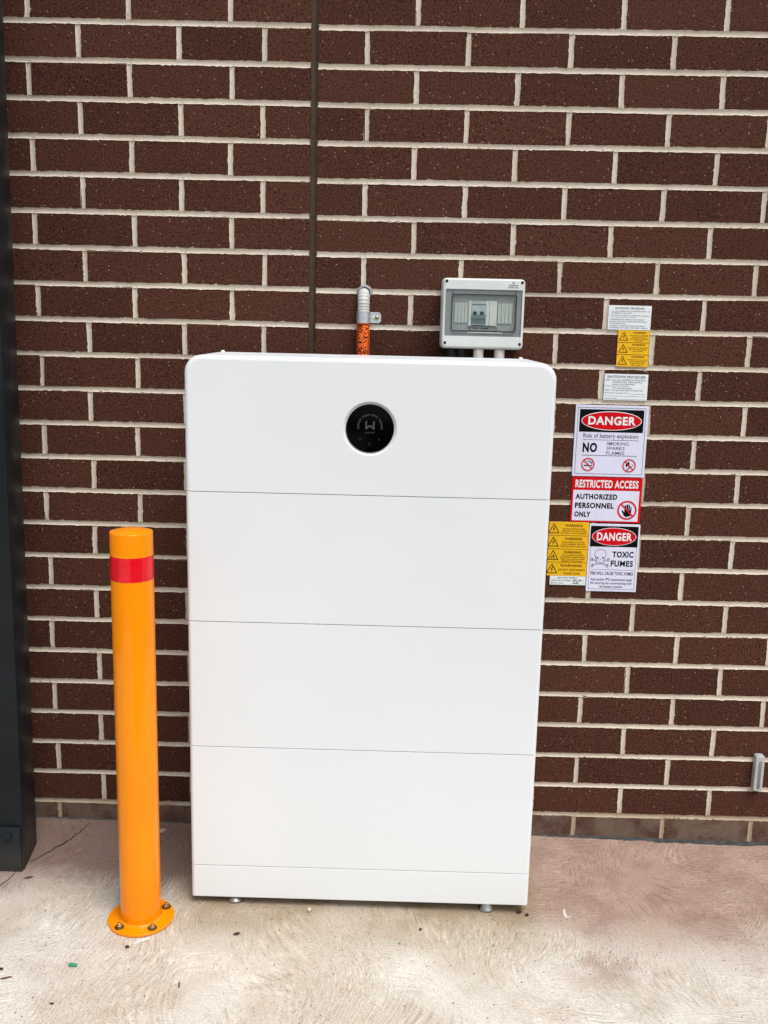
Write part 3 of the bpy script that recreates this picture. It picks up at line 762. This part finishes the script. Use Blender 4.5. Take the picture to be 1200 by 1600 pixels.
# wrapped warning label
LR = 0.0163
def sleeve(name, r, z0, z1, a0, a1, mat, n=36):
    vs_, fs = [], []
    for i in range(n+1):
        a = R(a0+(a1-a0)*i/n)
        for rr, z in ((r, z0), (r, z1)): vs_.append((KX + rr*math.sin(a), KY - rr*math.cos(a), z))
    for i in range(n): b = i*2; fs.append((b, b+2, b+3, b+1))
    return reparent(mesh_obj(name, vs_, fs, mat, None, 40), con)
sleeve('tape_wrap', LR-0.0002, 1.2935-0.06, 1.3632, -180, 180, 'clear_tape_edge', 48)
lab = sleeve('warning_label', LR, 1.2420, 1.3630, -80, 76, 'orange_vinyl')
k_ = Print(0, 1, 1.2845, 1.3615, 0)
k_.frame('print_black', 0, 0.0, 1.0, 0.0, 1.0, 0.045, 'label_border'); 
k_.text('WARNING', 'print_black', 0, 0.53, 0.90, 0.045, 0.93, 0.06, 'label_lettering', rot=True); k_.text('SOLAR DC', 'print_black', 0, 0.10, 0.47, 0.045, 0.95, 0.06, 'label_lettering', rot=True)
for (name, mat, _g), (V, F) in k_.acc.items():
    W = []
    for x, y, z in V:
        if name == 'label_border' : pass
        a = R(-62 + 124*x); W.append((KX + (LR+0.0003)*math.sin(a), KY - (LR+0.0003)*math.cos(a), z))
    if name == 'label_border':
        W, F = [], []
        for (xa, xb, za, zb) in ((0, 1, 1.3582, 1.3608), (0, 0.05, 1.2852, 1.3582), (0.95, 1, 1.2852, 1.3582), (0, 1, 1.2826, 1.2852)):
            n = 14
            for i in range(n):
                b = len(W)
                for xx, z in ((xa+(xb-xa)*i/n, za), (xa+(xb-xa)*(i+1)/n, za), (xa+(xb-xa)*(i+1)/n, zb), (xa+(xb-xa)*i/n, zb)):
                    a = R(-62+124*xx); W.append((KX + (LR+0.0003)*math.sin(a), KY - (LR+0.0003)*math.cos(a), z))
                F.append((b, b+1, b+2, b+3))
    child_of(mesh_obj(name, W, F, mat), lab)
# galvanised half saddle
sad = tag(empty('saddle_clip', (KX+0.02, 0, 1.3775)), 'shiny galvanised saddle clip screwed over the grey conduit', 'pipe clip')
bm = bmesh.new(); z0, z1 = 1.3640, 1.3905; pr = []
for a in range(-100, 81, 10): pr.append((KX + 0.0168*math.sin(R(a)), KY - 0.0168*math.cos(R(a))))
pr += [(KX+0.0172, -0.006), (KX+0.0185, -0.0026), (KX+0.021, -0.0018), (KX+0.0385, -0.0018), (KX+0.0430, -0.0018)]
lp = [[], [], [], []]
for i, (x, y) in enumerate(pr):
    end = i == len(pr)-1; sh = 0.006 if end else 0
    a = pr[max(0, i-1)]; b = pr[min(len(pr)-1, i+1)]; dv = Vector((b[0]-a[0], b[1]-a[1])).normalized(); nx, ny = dv.y*0.0006, -dv.x*0.0006
    lp[0].append(bm.verts.new((x+nx, y+ny, z0+sh))); lp[1].append(bm.verts.new((x+nx, y+ny, z1-sh))); lp[2].append(bm.verts.new((x-nx, y-ny, z1-sh))); lp[3].append(bm.verts.new((x-nx, y-ny, z0+sh)))
for i in range(len(pr)-1):
    for k in range(4): bm.faces.new((lp[k][i], lp[k][i+1], lp[(k+1) % 4][i+1], lp[(k+1) % 4][i]))
for i in (0, len(pr)-1): bm.faces.new([lp[k][i] for k in range(4)])
reparent(bm_obj('strap', bm, 'galvanised_steel', None, 40), sad)
reparent(lathe('screw', [(0.0052, 0), (0.005, 0.0012), (0.0035, 0.0028), (0.0014, 0.0033), (0.0012, 0.002), (0, 0.002)], 'zinc_passivated', None, 20, at(KX+0.0325, -0.0026, 1.3775, YOUT)), sad)
reparent(box('rib', KX+0.020, KX+0.0285, -0.0036, -0.0024, 1.3735, 1.3805, 'galvanised_steel', None, 0.0005, 1), sad)

# ------------------------------------------------------------------ signs on the wall
SY = -0.0030
def sign(name, label, x0, x1, z0, z1, mat, rad=0.0, tilt=0.0, th=0.0016):
    y1 = SY + th
    bm, _ = shell(x0, x1, z0, z1, SY, y1, [max(rad, 0.0003)]*4, 0.0003, 0.0003, 0.0003, 4, 1)
    root = tag(empty(name, ((x0+x1)/2, 0, z0)), label, 'sign')
    reparent(bm_obj('plate', bm, mat, None, 30), root)
    return root, Print(x0, x1, z0, z1, SY)
def bolt_triangle(p, u, v, h, mat='print_brown', flame=False):
    """warning triangle, apex at (u, v), height h in v units"""
    k = h/p.asp*0.56                      # half width in u
    t_ = k*0.12
    a, b, c = (u, v), (u-k, v+h), (u+k, v+h)
    p.line(mat, 1, [a, b, c, a], t_*1.25)
    if not flame:
        p.poly(mat, 1, [(u+k*0.10, v+h*0.30), (u-k*0.26, v+h*0.66), (u-k*0.02, v+h*0.62), (u-k*0.16, v+h*0.90), (u+k*0.24, v+h*0.54), (u+k*0.0, v+h*0.58), (u+k*0.26, v+h*0.34)])
    else:
        p.poly(mat, 1, [(u+k*0.02, v+h*0.42), (u+k*0.22, v+h*0.50), (u+k*0.34, v+h*0.84), (u+k*0.06, v+h*0.86), (u+k*0.10, v+h*0.62), (u-k*0.10, v+h*0.52)])
        p.line(mat, 1, [(u-k*0.42, v+h*0.86), (u-k*0.18, v+h*0.66), (u-k*0.26, v+h*0.82), (u-k*0.05, v+h*0.60)], t_)
def prohibit(p, u, v, r):
    p.ring('print_red', 3, u, v, r, r*0.17)
    c = r*0.92*math.cos(R(45)); p.line('print_red', 3.4, [(u-c*0.97, v-c*0.97*p.asp), (u+c*0.97, v+c*0.97*p.asp)], r*0.16)

# shutdown procedure, upper
s, p = sign('shutdown_notice', 'upper white shutdown procedure plate above the small amber warning plate', 0.518, 0.6232, 1.3620, 1.4208, 'white_engraved_plastic')
p.text('SHUTDOWN  PROCEDURE', 'print_grey', 1, 0.15, 0.83, 0.075, 0.155, 0.02)
for t_, u0, u1, v0, v1, b in (('1. Turn off the "MAIN SWITCH INVERTER SUPPLY"  and', 0.03, 0.96, 0.21, 0.26, 0.012), ('"INVERTER A.C. ISOLATOR"', 0.06, 0.55, 0.29, 0.34, 0.012), ('2. Turn off the "PV ARRAY D.C. ISOLATOR" located next', 0.03, 0.96, 0.385, 0.435, 0.012), ('to the input terminals of the inverter.', 0.07, 0.65, 0.46, 0.51, 0.012), ('WARNING:DO NOT OPEN PLUG AND SOCKET', 0.035, 0.84, 0.555, 0.60, 0.025), ('CONNECTIONS OR PV STRING ISOLATORS WHILE', 0.035, 0.90, 0.64, 0.685, 0.015), ('SYSTEM UNDER LOAD.', 0.035, 0.42, 0.72, 0.765, 0.015), ('WARNING: "PV ARRAY D.C. ISOLATOR" DO NOT', 0.035, 0.87, 0.81, 0.86, 0.022), ('DE-ENERGISE THE PV ARRAY AND ARRAY CABLING', 0.035, 0.93, 0.895, 0.94, 0.015)):
    p.text(t_, 'print_fine', 1, u0, u1, v0, v1, b)
p.finish(s)
# three warnings
s, p = sign('warning_notice', 'small amber plate of three electrical warnings below the upper white notice', 0.5450, 0.6235, 1.2725, 1.3610, 'amber_engraved_plastic')
for v in (0.335, 0.667): p.rect('print_brown', 1, 0, 1, v-0.006, v+0.006, 'printed_border')
for i, ls in enumerate((('MULTIPLE D.C. SOURCES', 'TURN OFF ALL D.C.', 'ISOLATORS TO ISOLATE', 'EQUIPMENT'), ('ISOLATION OF THIS INVERTER', 'MAY NOT DE-ENERGISE', 'THE PV ARRAY'), ('PV ARRAY D.C. ISOLATORS', 'DO NOT DE-ENERGISE', 'THE PV ARRAY AND', 'ARRAY CABLING'))):
    v = i*0.333
    p.gid = i+1
    bolt_triangle(p, 0.185, v+0.055, 0.215)
    p.text('WARNING', 'print_brown', 1, 0.46, 0.87, v+0.035, v+0.085, 0.03)
    for k, t_ in enumerate(ls):
        w = 0.30*min(1, len(t_)/24)+0.03; p.text(t_, 'print_brown', 1, 0.66-w, 0.66+w, v+0.128+k*0.048, v+0.156+k*0.048, 0.015)
p.finish(s)
# shutdown procedure, lower
s, p = sign('shutdown_notice', 'lower white shutdown procedure plate with blank lines above the danger sign', 0.5188, 0.6272, 1.1890, 1.2540, 'white_engraved_plastic')
p.text('SHUTDOWN PROCEDURE', 'print_grey', 1, 0.06, 0.93, 0.06, 0.155, 0.02)
for t_, u0, u1, v0, v1 in (('STEP 1: Turn off the INVERTER AC ISOLATOR or', 0.03, 0.96, 0.20, 0.255), ('INVERTER SUPPLY MAIN SWITCH', 0.185, 0.87, 0.285, 0.335), ('located in the Switchboard', 0.185, 0.70, 0.36, 0.41), ('STEP 2: Isolate the PV Array', 0.03, 0.565, 0.435, 0.49), ('Turn off the DC Isolators', 0.19, 0.645, 0.51, 0.56), ('STEP 3: Turn off the BATTERY DC ISOLATOR', 0.03, 0.89, 0.595, 0.645), ('Manufacturer/Supplier Name', 0.03, 0.57, 0.70, 0.755), ('Contact Number', 0.03, 0.325, 0.915, 0.965)):
    p.text(t_, 'print_fine', 1, u0, u1, v0, v1, 0.012)
for u0, v in ((0.59, 0.755), (0.03, 0.845), (0.345, 0.965)): p.rect('print_fine', 1, u0, 0.96, v-0.004, v+0.004, 'printed_border')
p.finish(s)
# danger, no smoking
def danger_head(p, v0, v1, u0, u1, cu, cv, ru, rv, tu0, tu1, tv0, tv1):
    p.rrect('print_black', 1, u0, u1, v0, v1, 0.0012)
    p.ell('print_white', 2, cu, cv, ru, rv, 'printed_panel', 56); p.ell('print_red', 3, cu, cv, ru-0.010, rv-0.010*p.asp, 'printed_panel', 56)
    p.text('DANGER', 'print_white', 4, tu0, tu1, tv0, tv1, 0.042)
s, p = sign('danger_sign', 'large laminated danger sign warning of battery explosion, no smoking sparks flames', 0.4520, 0.6345, 0.9955, 1.1760, 'laminated_paper', 0.002)
p.frame('print_grey', 1, 0.033, 0.967, 0.034, 0.966, 0.0055)
danger_head(p, 0.06, 0.375, 0.06, 0.94, 0.5, 0.217, 0.415, 0.133, 0.18, 0.83, 0.155, 0.275)
p.text('Risk of battery explosion', 'print_grey', 1, 0.125, 0.875, 0.395, 0.475, 0.012)
p.rect('print_grey', 1, 0.125, 0.885, 0.481, 0.487, 'printed_border'); p.rect('print_grey', 1, 0.12, 0.88, 0.699, 0.706, 'printed_border')
p.text('NO', 'print_black', 1, 0.125, 0.325, 0.525, 0.66, 0.06)
for i, t_ in enumerate(('SMOKING', 'SPARKS', 'FLAMES')): p.text(t_, 'print_grey', 1, 0.455, (0.755, 0.705, 0.705)[i], 0.51+i*0.066, 0.555+i*0.066, 0.004)
p.gid = 1
p.rect('print_black', 1, 0.155, 0.235, 0.840, 0.855, 'printed_symbol'); p.rect('print_grey', 1, 0.245, 0.275, 0.840, 0.855, 'printed_symbol')
p.line('print_grey', 1, [(0.205, 0.775), (0.215, 0.795), (0.235, 0.79), (0.24, 0.81), (0.258, 0.805), (0.272, 0.832)], 0.008); p.line('print_grey', 1, [(0.225, 0.77), (0.238, 0.785), (0.258, 0.79), (0.275, 0.815)], 0.006)
prohibit(p, 0.212, 0.832, 0.092)
p.gid = 2
p.poly('print_black', 1, [(0.775, 0.775), (0.79, 0.815), (0.785, 0.85), (0.77, 0.865), (0.78, 0.835), (0.765, 0.825), (0.755, 0.86), (0.735, 0.845), (0.735, 0.82), (0.755, 0.80)])
p.line('print_black', 1.4, [(0.752, 0.90), (0.785, 0.872)], 0.014); p.line('print_grey', 1, [(0.785, 0.872), (0.84, 0.825)], 0.010)
prohibit(p, 0.782, 0.838, 0.092)
p.finish(s)
# restricted access
s, p = sign('restricted_access_sign', 'red and white restricted access sign with crossed hand symbol', 0.4535, 0.6320, 0.8770, 0.9935, 'print_red', 0.002)
p.rect('laminated_paper', 1, 0.027, 0.966, 0.288, 0.965)
p.text('RESTRICTED ACCESS', 'print_white', 1, 0.05, 0.945, 0.06, 0.235, 0.042)
for t_, u1, v0, v1 in (('AUTHORIZED', 0.655, 0.37, 0.49), ('PERSONNEL', 0.615, 0.565, 0.69), ('ONLY', 0.29, 0.765, 0.885)): p.text(t_, 'print_black', 2, 0.06, u1, v0, v1, 0.055)
hu, hv = 0.805, 0.715
hand = [(-0.075, 0.02), (-0.062, -0.005), (-0.035, 0.06), (-0.035, -0.12), (-0.022, -0.135), (-0.012, -0.12), (-0.010, 0.0), (-0.006, 0.0), (-0.005, -0.145), (0.006, -0.155), (0.016, -0.145), (0.017, 0.0), (0.021, 0.0), (0.024, -0.135), (0.034, -0.14), (0.042, -0.13), (0.041, 0.01), (0.045, 0.01), (0.052, -0.085), (0.062, -0.085), (0.066, -0.075), (0.062, 0.10), (0.045, 0.155), (0.0, 0.175), (-0.035, 0.155)]
p.poly('print_black', 2, [(hu+a, hv+b*0.86) for a, b in hand])
prohibit(p, hu, hv, 0.138)
p.finish(s)
# four battery warnings
s, p = sign('warning_notice', 'amber plate of four stacked warnings beside the toxic fumes sign', 0.4020, 0.5040, 0.7335, 0.8760, 'amber_engraved_plastic')
for v in (0.25, 0.50, 0.745): p.rect('print_brown', 1, 0, 1, v-0.0035, v+0.0035, 'printed_border')
for i, ls in enumerate((('MULTIPLE BATTERY SYSTEMS.', 'TURN OFF ALL BATTERY SYSTEM', 'ISOLATORS TO ISOLATE EQUIPMENT'), ('BATTERY SYSTEM D.C. ISOLATORS', 'DO NOT DE-ENERGISE THE BATTERY', 'SYSTEM AND BATTERY SYSTEM CABLING'), ('ARC FLASH HAZARD', 'DO NOT REMOVE COVER OR ISOLATOR', 'WORK TO BE DONE ONLY WHEN', 'REMOVED OF THE EQUIPMENT'), ('DO NOT DISCONNECT', 'UNDER LOAD'))):
    v = i*0.248 + (0.006 if i else 0.01)
    p.gid = i+1
    bolt_triangle(p, 0.125 if i != 2 else 0.135, v+0.03, 0.165, 'print_brown', i == 2)
    p.text('WARNING', 'print_brown', 1, 0.40 if i < 3 else 0.33, 0.84 if i < 3 else 0.88, v+0.03, v+0.078, 0.03)
    for k, t_ in enumerate(ls):
        if i == 3: w = (0.34, 0.215)[k]; a, b = v+0.115+k*0.068, v+0.152+k*0.068
        elif i == 2: w = (0.27, 0.31, 0.30, 0.27)[k]; a, b = v+0.095+k*0.038, v+0.12+k*0.038
        else: w = (0.28, 0.30, 0.33)[k]; a, b = v+0.105+k*0.04, v+0.13+k*0.04
        p.text(t_, 'print_brown', 1, 0.63-w, 0.63+w, a, b, 0.015)
p.finish(s)
# battery supply tag with handwriting
s, p = sign('supply_tag', 'narrow white battery supply tag with handwritten figures under amber warnings', 0.4108, 0.5036, 0.7095, 0.7330, 'white_engraved_plastic')
p.text('BATTERY SUPPLY', 'print_fine', 1, 0.22, 0.78, 0.10, 0.28, 0.02); p.text('SHORT CIRCUIT CURRENT', 'print_fine', 1, 0.04, 0.60, 0.42, 0.56, 0.012)
p.text('MAX D.C. VOLTS', 'print_fine', 1, 0.04, 0.38, 0.72, 0.86, 0.012); p.text('A', 'print_fine', 1, 0.93, 0.96, 0.46, 0.58, 0.0); p.text('V', 'print_fine', 1, 0.93, 0.96, 0.74, 0.86, 0.0)
p.text('#3L.5K', 'print_black', 1, 0.64, 0.89, 0.34, 0.60, 0.03, 'handwriting', shear=0.01); p.text('6v8', 'print_black', 1, 0.65, 0.79, 0.64, 0.88, 0.03, 'handwriting', shear=0.01)
p.rect('print_fine', 1, 0.80, 0.92, 0.86, 0.875, 'printed_border')
p.finish(s)
# toxic fumes
s, p = sign('toxic_fumes_sign', 'laminated danger toxic fumes sign with skull and crossbones', 0.5052, 0.6350, 0.6950, 0.8735, 'laminated_paper', 0.002)
p.frame('print_grey', 1, 0.045, 0.955, 0.30, 0.966, 0.0055)
danger_head(p, 0.032, 0.335, 0.028, 0.968, 0.495, 0.186, 0.437, 0.132, 0.155, 0.845, 0.125, 0.245)
p.text('TOXIC', 'print_black', 1, 0.485, 0.905, 0.40, 0.49, 0.050); p.text('FUMES', 'print_black', 1, 0.465, 0.905, 0.535, 0.625, 0.045)
su, sv_ = 0.25, 0.445
for sg in (-1, 1):
    for dv in (-0.002, 0.002):
        p.line('print_grey', 1.3+0.3*sg, [(su-0.165*sg, 0.525+dv*4), (su+0.15*sg, 0.615+dv*4)], 0.006)
    for eu, ev in ((su-0.165*sg, 0.527), (su+0.152*sg, 0.616)):
        p.ring('print_grey', 1.9, eu, ev-0.012, 0.020, 0.006, n=14); p.ring('print_grey', 2.2, eu, ev+0.012, 0.020, 0.006, n=14)
p.ell('laminated_paper', 2, su, sv_, 0.112, 0.068, 'printed_symbol_fill'); p.rect('laminated_paper', 2.4, su-0.07, su+0.07, 0.48, 0.585, 'printed_symbol_fill')
p.ring('print_grey', 3, su, sv_, 0.115, 0.007, 0.070, -25, 205); p.line('print_grey', 3, [(su-0.104, 0.475), (su-0.09, 0.515), (su-0.072, 0.53), (su-0.068, 0.572), (su-0.03, 0.59), (su+0.03, 0.59), (su+0.068, 0.572), (su+0.072, 0.53), (su+0.09, 0.515), (su+0.104, 0.475)], 0.007)
for sg in (-1, 1): p.poly('print_black', 3, [(su+sg*0.036, 0.506), (su+sg*0.040, 0.492), (su+sg*0.060, 0.488), (su+sg*0.072, 0.497), (su+sg*0.066, 0.511), (su+sg*0.046, 0.515)])
p.poly('print_grey', 3, [(su, 0.515), (su-0.018, 0.538), (su, 0.533), (su+0.018, 0.538)])
p.line('print_grey', 3, [(su-0.045, 0.556), (su, 0.566), (su+0.045, 0.556)], 0.006); p.line('print_grey', 3, [(su-0.03, 0.574), (su, 0.578), (su+0.03, 0.574)], 0.006)
p.rect('print_grey', 1, 0.075, 0.925, 0.672, 0.676, 'printed_border')
p.text('FIRE WILL CAUSE TOXIC FUMES', 'print_black', 1, 0.075, 0.92, 0.705, 0.755, 0.018)
for t_, u0, u1, v0, v1 in (('Appropriate PPE requirements apply', 0.085, 0.91, 0.800, 0.850), ('for entering the room/working with', 0.09, 0.905, 0.855, 0.903), ('the battery systems', 0.27, 0.72, 0.908, 0.955)): p.text(t_, 'print_grey', 1, u0, u1, v0, v1, 0.02)
p.finish(s)

# ------------------------------------------------------------------ slim grey fitting low on the wall
fit = tag(empty('wall_fitting', (0.994, 0, 0.157)), 'slim pale grey plastic fitting with darker strip low on the wall', 'fitting')
bm, _ = shell(0.9825, 1.0070, 0.1570, 0.2580, -0.020, -0.0012, [0.0055]*4, 0.003, 0.003, 0.003, 5, 4)
reparent(bm_obj('housing', bm, 'fitting_grey', None, 35), fit)
bm, _ = shell(0.9910, 0.9995, 0.1645, 0.2440, -0.0208, -0.0195, [0.004]*4, 0.0006, 0.0006, 0.0006, 4, 2)
reparent(bm_obj('strip_lens', bm, 'fitting_dark', None, 35), fit)
reparent(box('cable_stub', 0.9885, 0.9985, -0.014, -0.004, 0.150, 0.1575, 'black_plug', None, 0.001, 1), fit)

# ------------------------------------------------------------------ small litter on the slab
def lump(name, label, x, y, sx, sy, sz, mat, rz=0, cat='debris', sub=2, jit=0.22):
    bm = bmesh.new(); bmesh.ops.create_icosphere(bm, subdivisions=sub, radius=1)
    for v in bm.verts: v.co *= 1 + random.uniform(-jit, jit)
    for v in bm.verts: v.co = Vector((v.co.x*sx, v.co.y*sy, max(v.co.z, -0.6)*sz))
    zmin = min(v.co.z for v in bm.verts)
    for v in bm.verts: v.co.z -= zmin
    o = bm_obj(name, bm, mat, None, None); o.location = (x, y, GZ(x)+0.0003); o.rotation_euler.z = rz
    return tag(o, label, cat)
def leaf(name, label, x, y, L, W, mat, rz):
    pts = [(-0.5, 0), (-0.3, 0.32), (0.0, 0.5), (0.25, 0.30), (0.5, 0.06), (0.32, -0.28), (0.05, -0.46), (-0.25, -0.33)]
    vs_ = []
    for h in (0.0006, 0.0014):
        for a, b in pts: vs_.append((a*L*random.uniform(0.85, 1.1), b*W*random.uniform(0.8, 1.15), h + 0.002*abs(a) + 0.0015*abs(b)))
    n = len(pts); fs = [tuple(range(n))[::-1], tuple(range(n, 2*n))] + [(i, (i+1) % n, n+(i+1) % n, n+i) for i in range(n)]
    o = mesh_obj(name, vs_, fs, mat); o.location = (x, y, GZ(x)); o.rotation_euler.z = rz
    return tag(o, label, 'leaf')
lump('pebble', 'rough pale stone lying between the bollard and the wall', -0.5956, -0.0553, 0.011, 0.007, 0.006, 'pebble_stone', 0.3, 'stone')
bm = bmesh.new(); add_lathe(bm, [(0.0, -0.0085), (0.0034, -0.0085), (0.0036, -0.007), (0.0036, 0.007), (0.0032, 0.0085), (0.0022, 0.0085), (0.0022, 0.004), (0, 0.004)], 16, Matrix.Rotation(R(90), 4, 'Y'))
o = bm_obj('wall_plug', bm, 'green_plastic', None, 35); o.location = (-0.652, -0.6168, GZ(-0.652)+0.0038); o.rotation_euler.z = R(-8)
tag(o, 'small green plastic plug lying on the concrete in front of bollard', 'plastic plug')
leaf('leaf_fragment', 'dark brown leaf fragment on concrete right of the bollard base', -0.3259, -0.4868, 0.017, 0.011, 'dry_leaf', 0.4)
leaf('leaf_fragment', 'dark leaf scrap on concrete below the middle of the cabinet', 0.0875, -0.4452, 0.011, 0.008, 'dry_leaf', 1.2)
leaf('leaf_fragment', 'dark curled leaf on the concrete beside the black column', -0.866, -0.2951, 0.022, 0.008, 'dry_leaf', 0.5)
leaf('leaf_fragment', 'brown leaf scrap near the bottom left corner of the slab', -0.6558, -0.7338, 0.010, 0.006, 'dry_leaf', 0.1)
leaf('leaf_fragment', 'dark leaf scrap at the left edge of the slab', -0.7967, -0.6355, 0.010, 0.010, 'dry_leaf', 0.9)
leaf('grass_scrap', 'tiny green leaf scrap on concrete in front of the cabinet', 0.0392, -0.4997, 0.010, 0.004, 'green_plastic', 1.5)
lump('mortar_chip', 'pale mortar chip in front of the cabinet plinth', -0.1721, -0.3905, 0.0055, 0.0065, 0.006, 'mortar_crumb', 0.2, 'stone', 1)
lump('clod', 'brown clod beside the right foot of the cabinet', 0.322, -0.366, 0.0065, 0.005, 0.005, 'dry_leaf', 0, 'debris', 1)
lump('clod', 'smaller brown clod at the cabinet corner near the pink stain', 0.339, -0.376, 0.005, 0.004, 0.004, 'dry_leaf', 0, 'debris', 1)
lump('small_stone', 'dark small stone in front of the bollard base', -0.5553, -0.5485, 0.006, 0.0045, 0.004, 'dry_leaf', 0, 'stone', 1)
def twig(label, x, y, L, rz, mat='twig_brown'):
    bm = bmesh.new(); M = Matrix.Rotation(R(90), 4, 'Y')
    add_lathe(bm, [(0, -L/2), (0.0014, -L/2), (0.0019, -L/6), (0.0016, L/5), (0.0009, L/2), (0, L/2)], 8, M)
    for v in bm.verts: v.co.y += 0.1*L*math.sin(v.co.x/L*4)
    o = bm_obj('twig', bm, mat, None, 50); o.location = (x, y, GZ(x)+0.0022); o.rotation_euler.z = rz; tag(o, label, 'twig')
twig('short brown twig on the concrete below the bollard', -0.4161, -0.6646, 0.016, 1.45)
twig('thin bent brown twig at the left edge of the slab', -0.775, -0.6629, 0.022, 0.15)
# white scrapes and stray grit
def patch(x, y, pts, mat):
    vs_ = [(x+a, y+b, GZ(x+a)+0.0008) for a, b in pts]; mesh_obj('paint_scrape', vs_, [tuple(range(len(pts)))], mat, slab)
patch(-0.5315, -0.5268, [(-0.018, -0.010), (-0.004, -0.006), (0.006, 0.004), (0.020, 0.013), (0.012, 0.016), (0.0, 0.010), (-0.010, 0.000)], 'white_scrape')
patch(0.430, -0.362, [(0.000, 0.018), (0.004, 0.017), (0.003, 0.000), (0.006, -0.016), (0.001, -0.018), (-0.003, -0.004)], 'white_scrape')
patch(0.437, -0.376, [(-0.008, -0.004), (0.006, 0.002), (0.008, 0.006), (-0.006, 0.000)], 'white_scrape')
gv, gf = [], []
for i in range(540):
    x, y = random.uniform(-1.3, 1.3), random.choice((random.uniform(-1.2, -0.03), random.uniform(-0.6, -0.36)))
    if i % 3 == 0: y = -abs(random.gauss(0.004, 0.012)) - 0.002
    s = random.uniform(0.0006, 0.0020)*(1.5 if random.random() < 0.06 else 1); b = len(gv); z = GZ(x)
    a0 = random.uniform(0, 6.28)
    ring = [(x + s*random.uniform(0.6, 1.3)*math.cos(a0+k*1.257), y + s*random.uniform(0.6, 1.3)*math.sin(a0+k*1.257), z-0.0002) for k in range(5)]
    gv += ring + [(x + random.uniform(-0.3, 0.3)*s, y, z + s*0.9)]
    gf += [(b+k, b+(k+1) % 5, b+5) for k in range(5)]
grit = mesh_obj('loose_grit', gv, gf, 'dry_leaf'); tag(grit, 'fine dark grit scattered over the concrete', 'grit', kind='stuff')

bpy.context.view_layer.update()
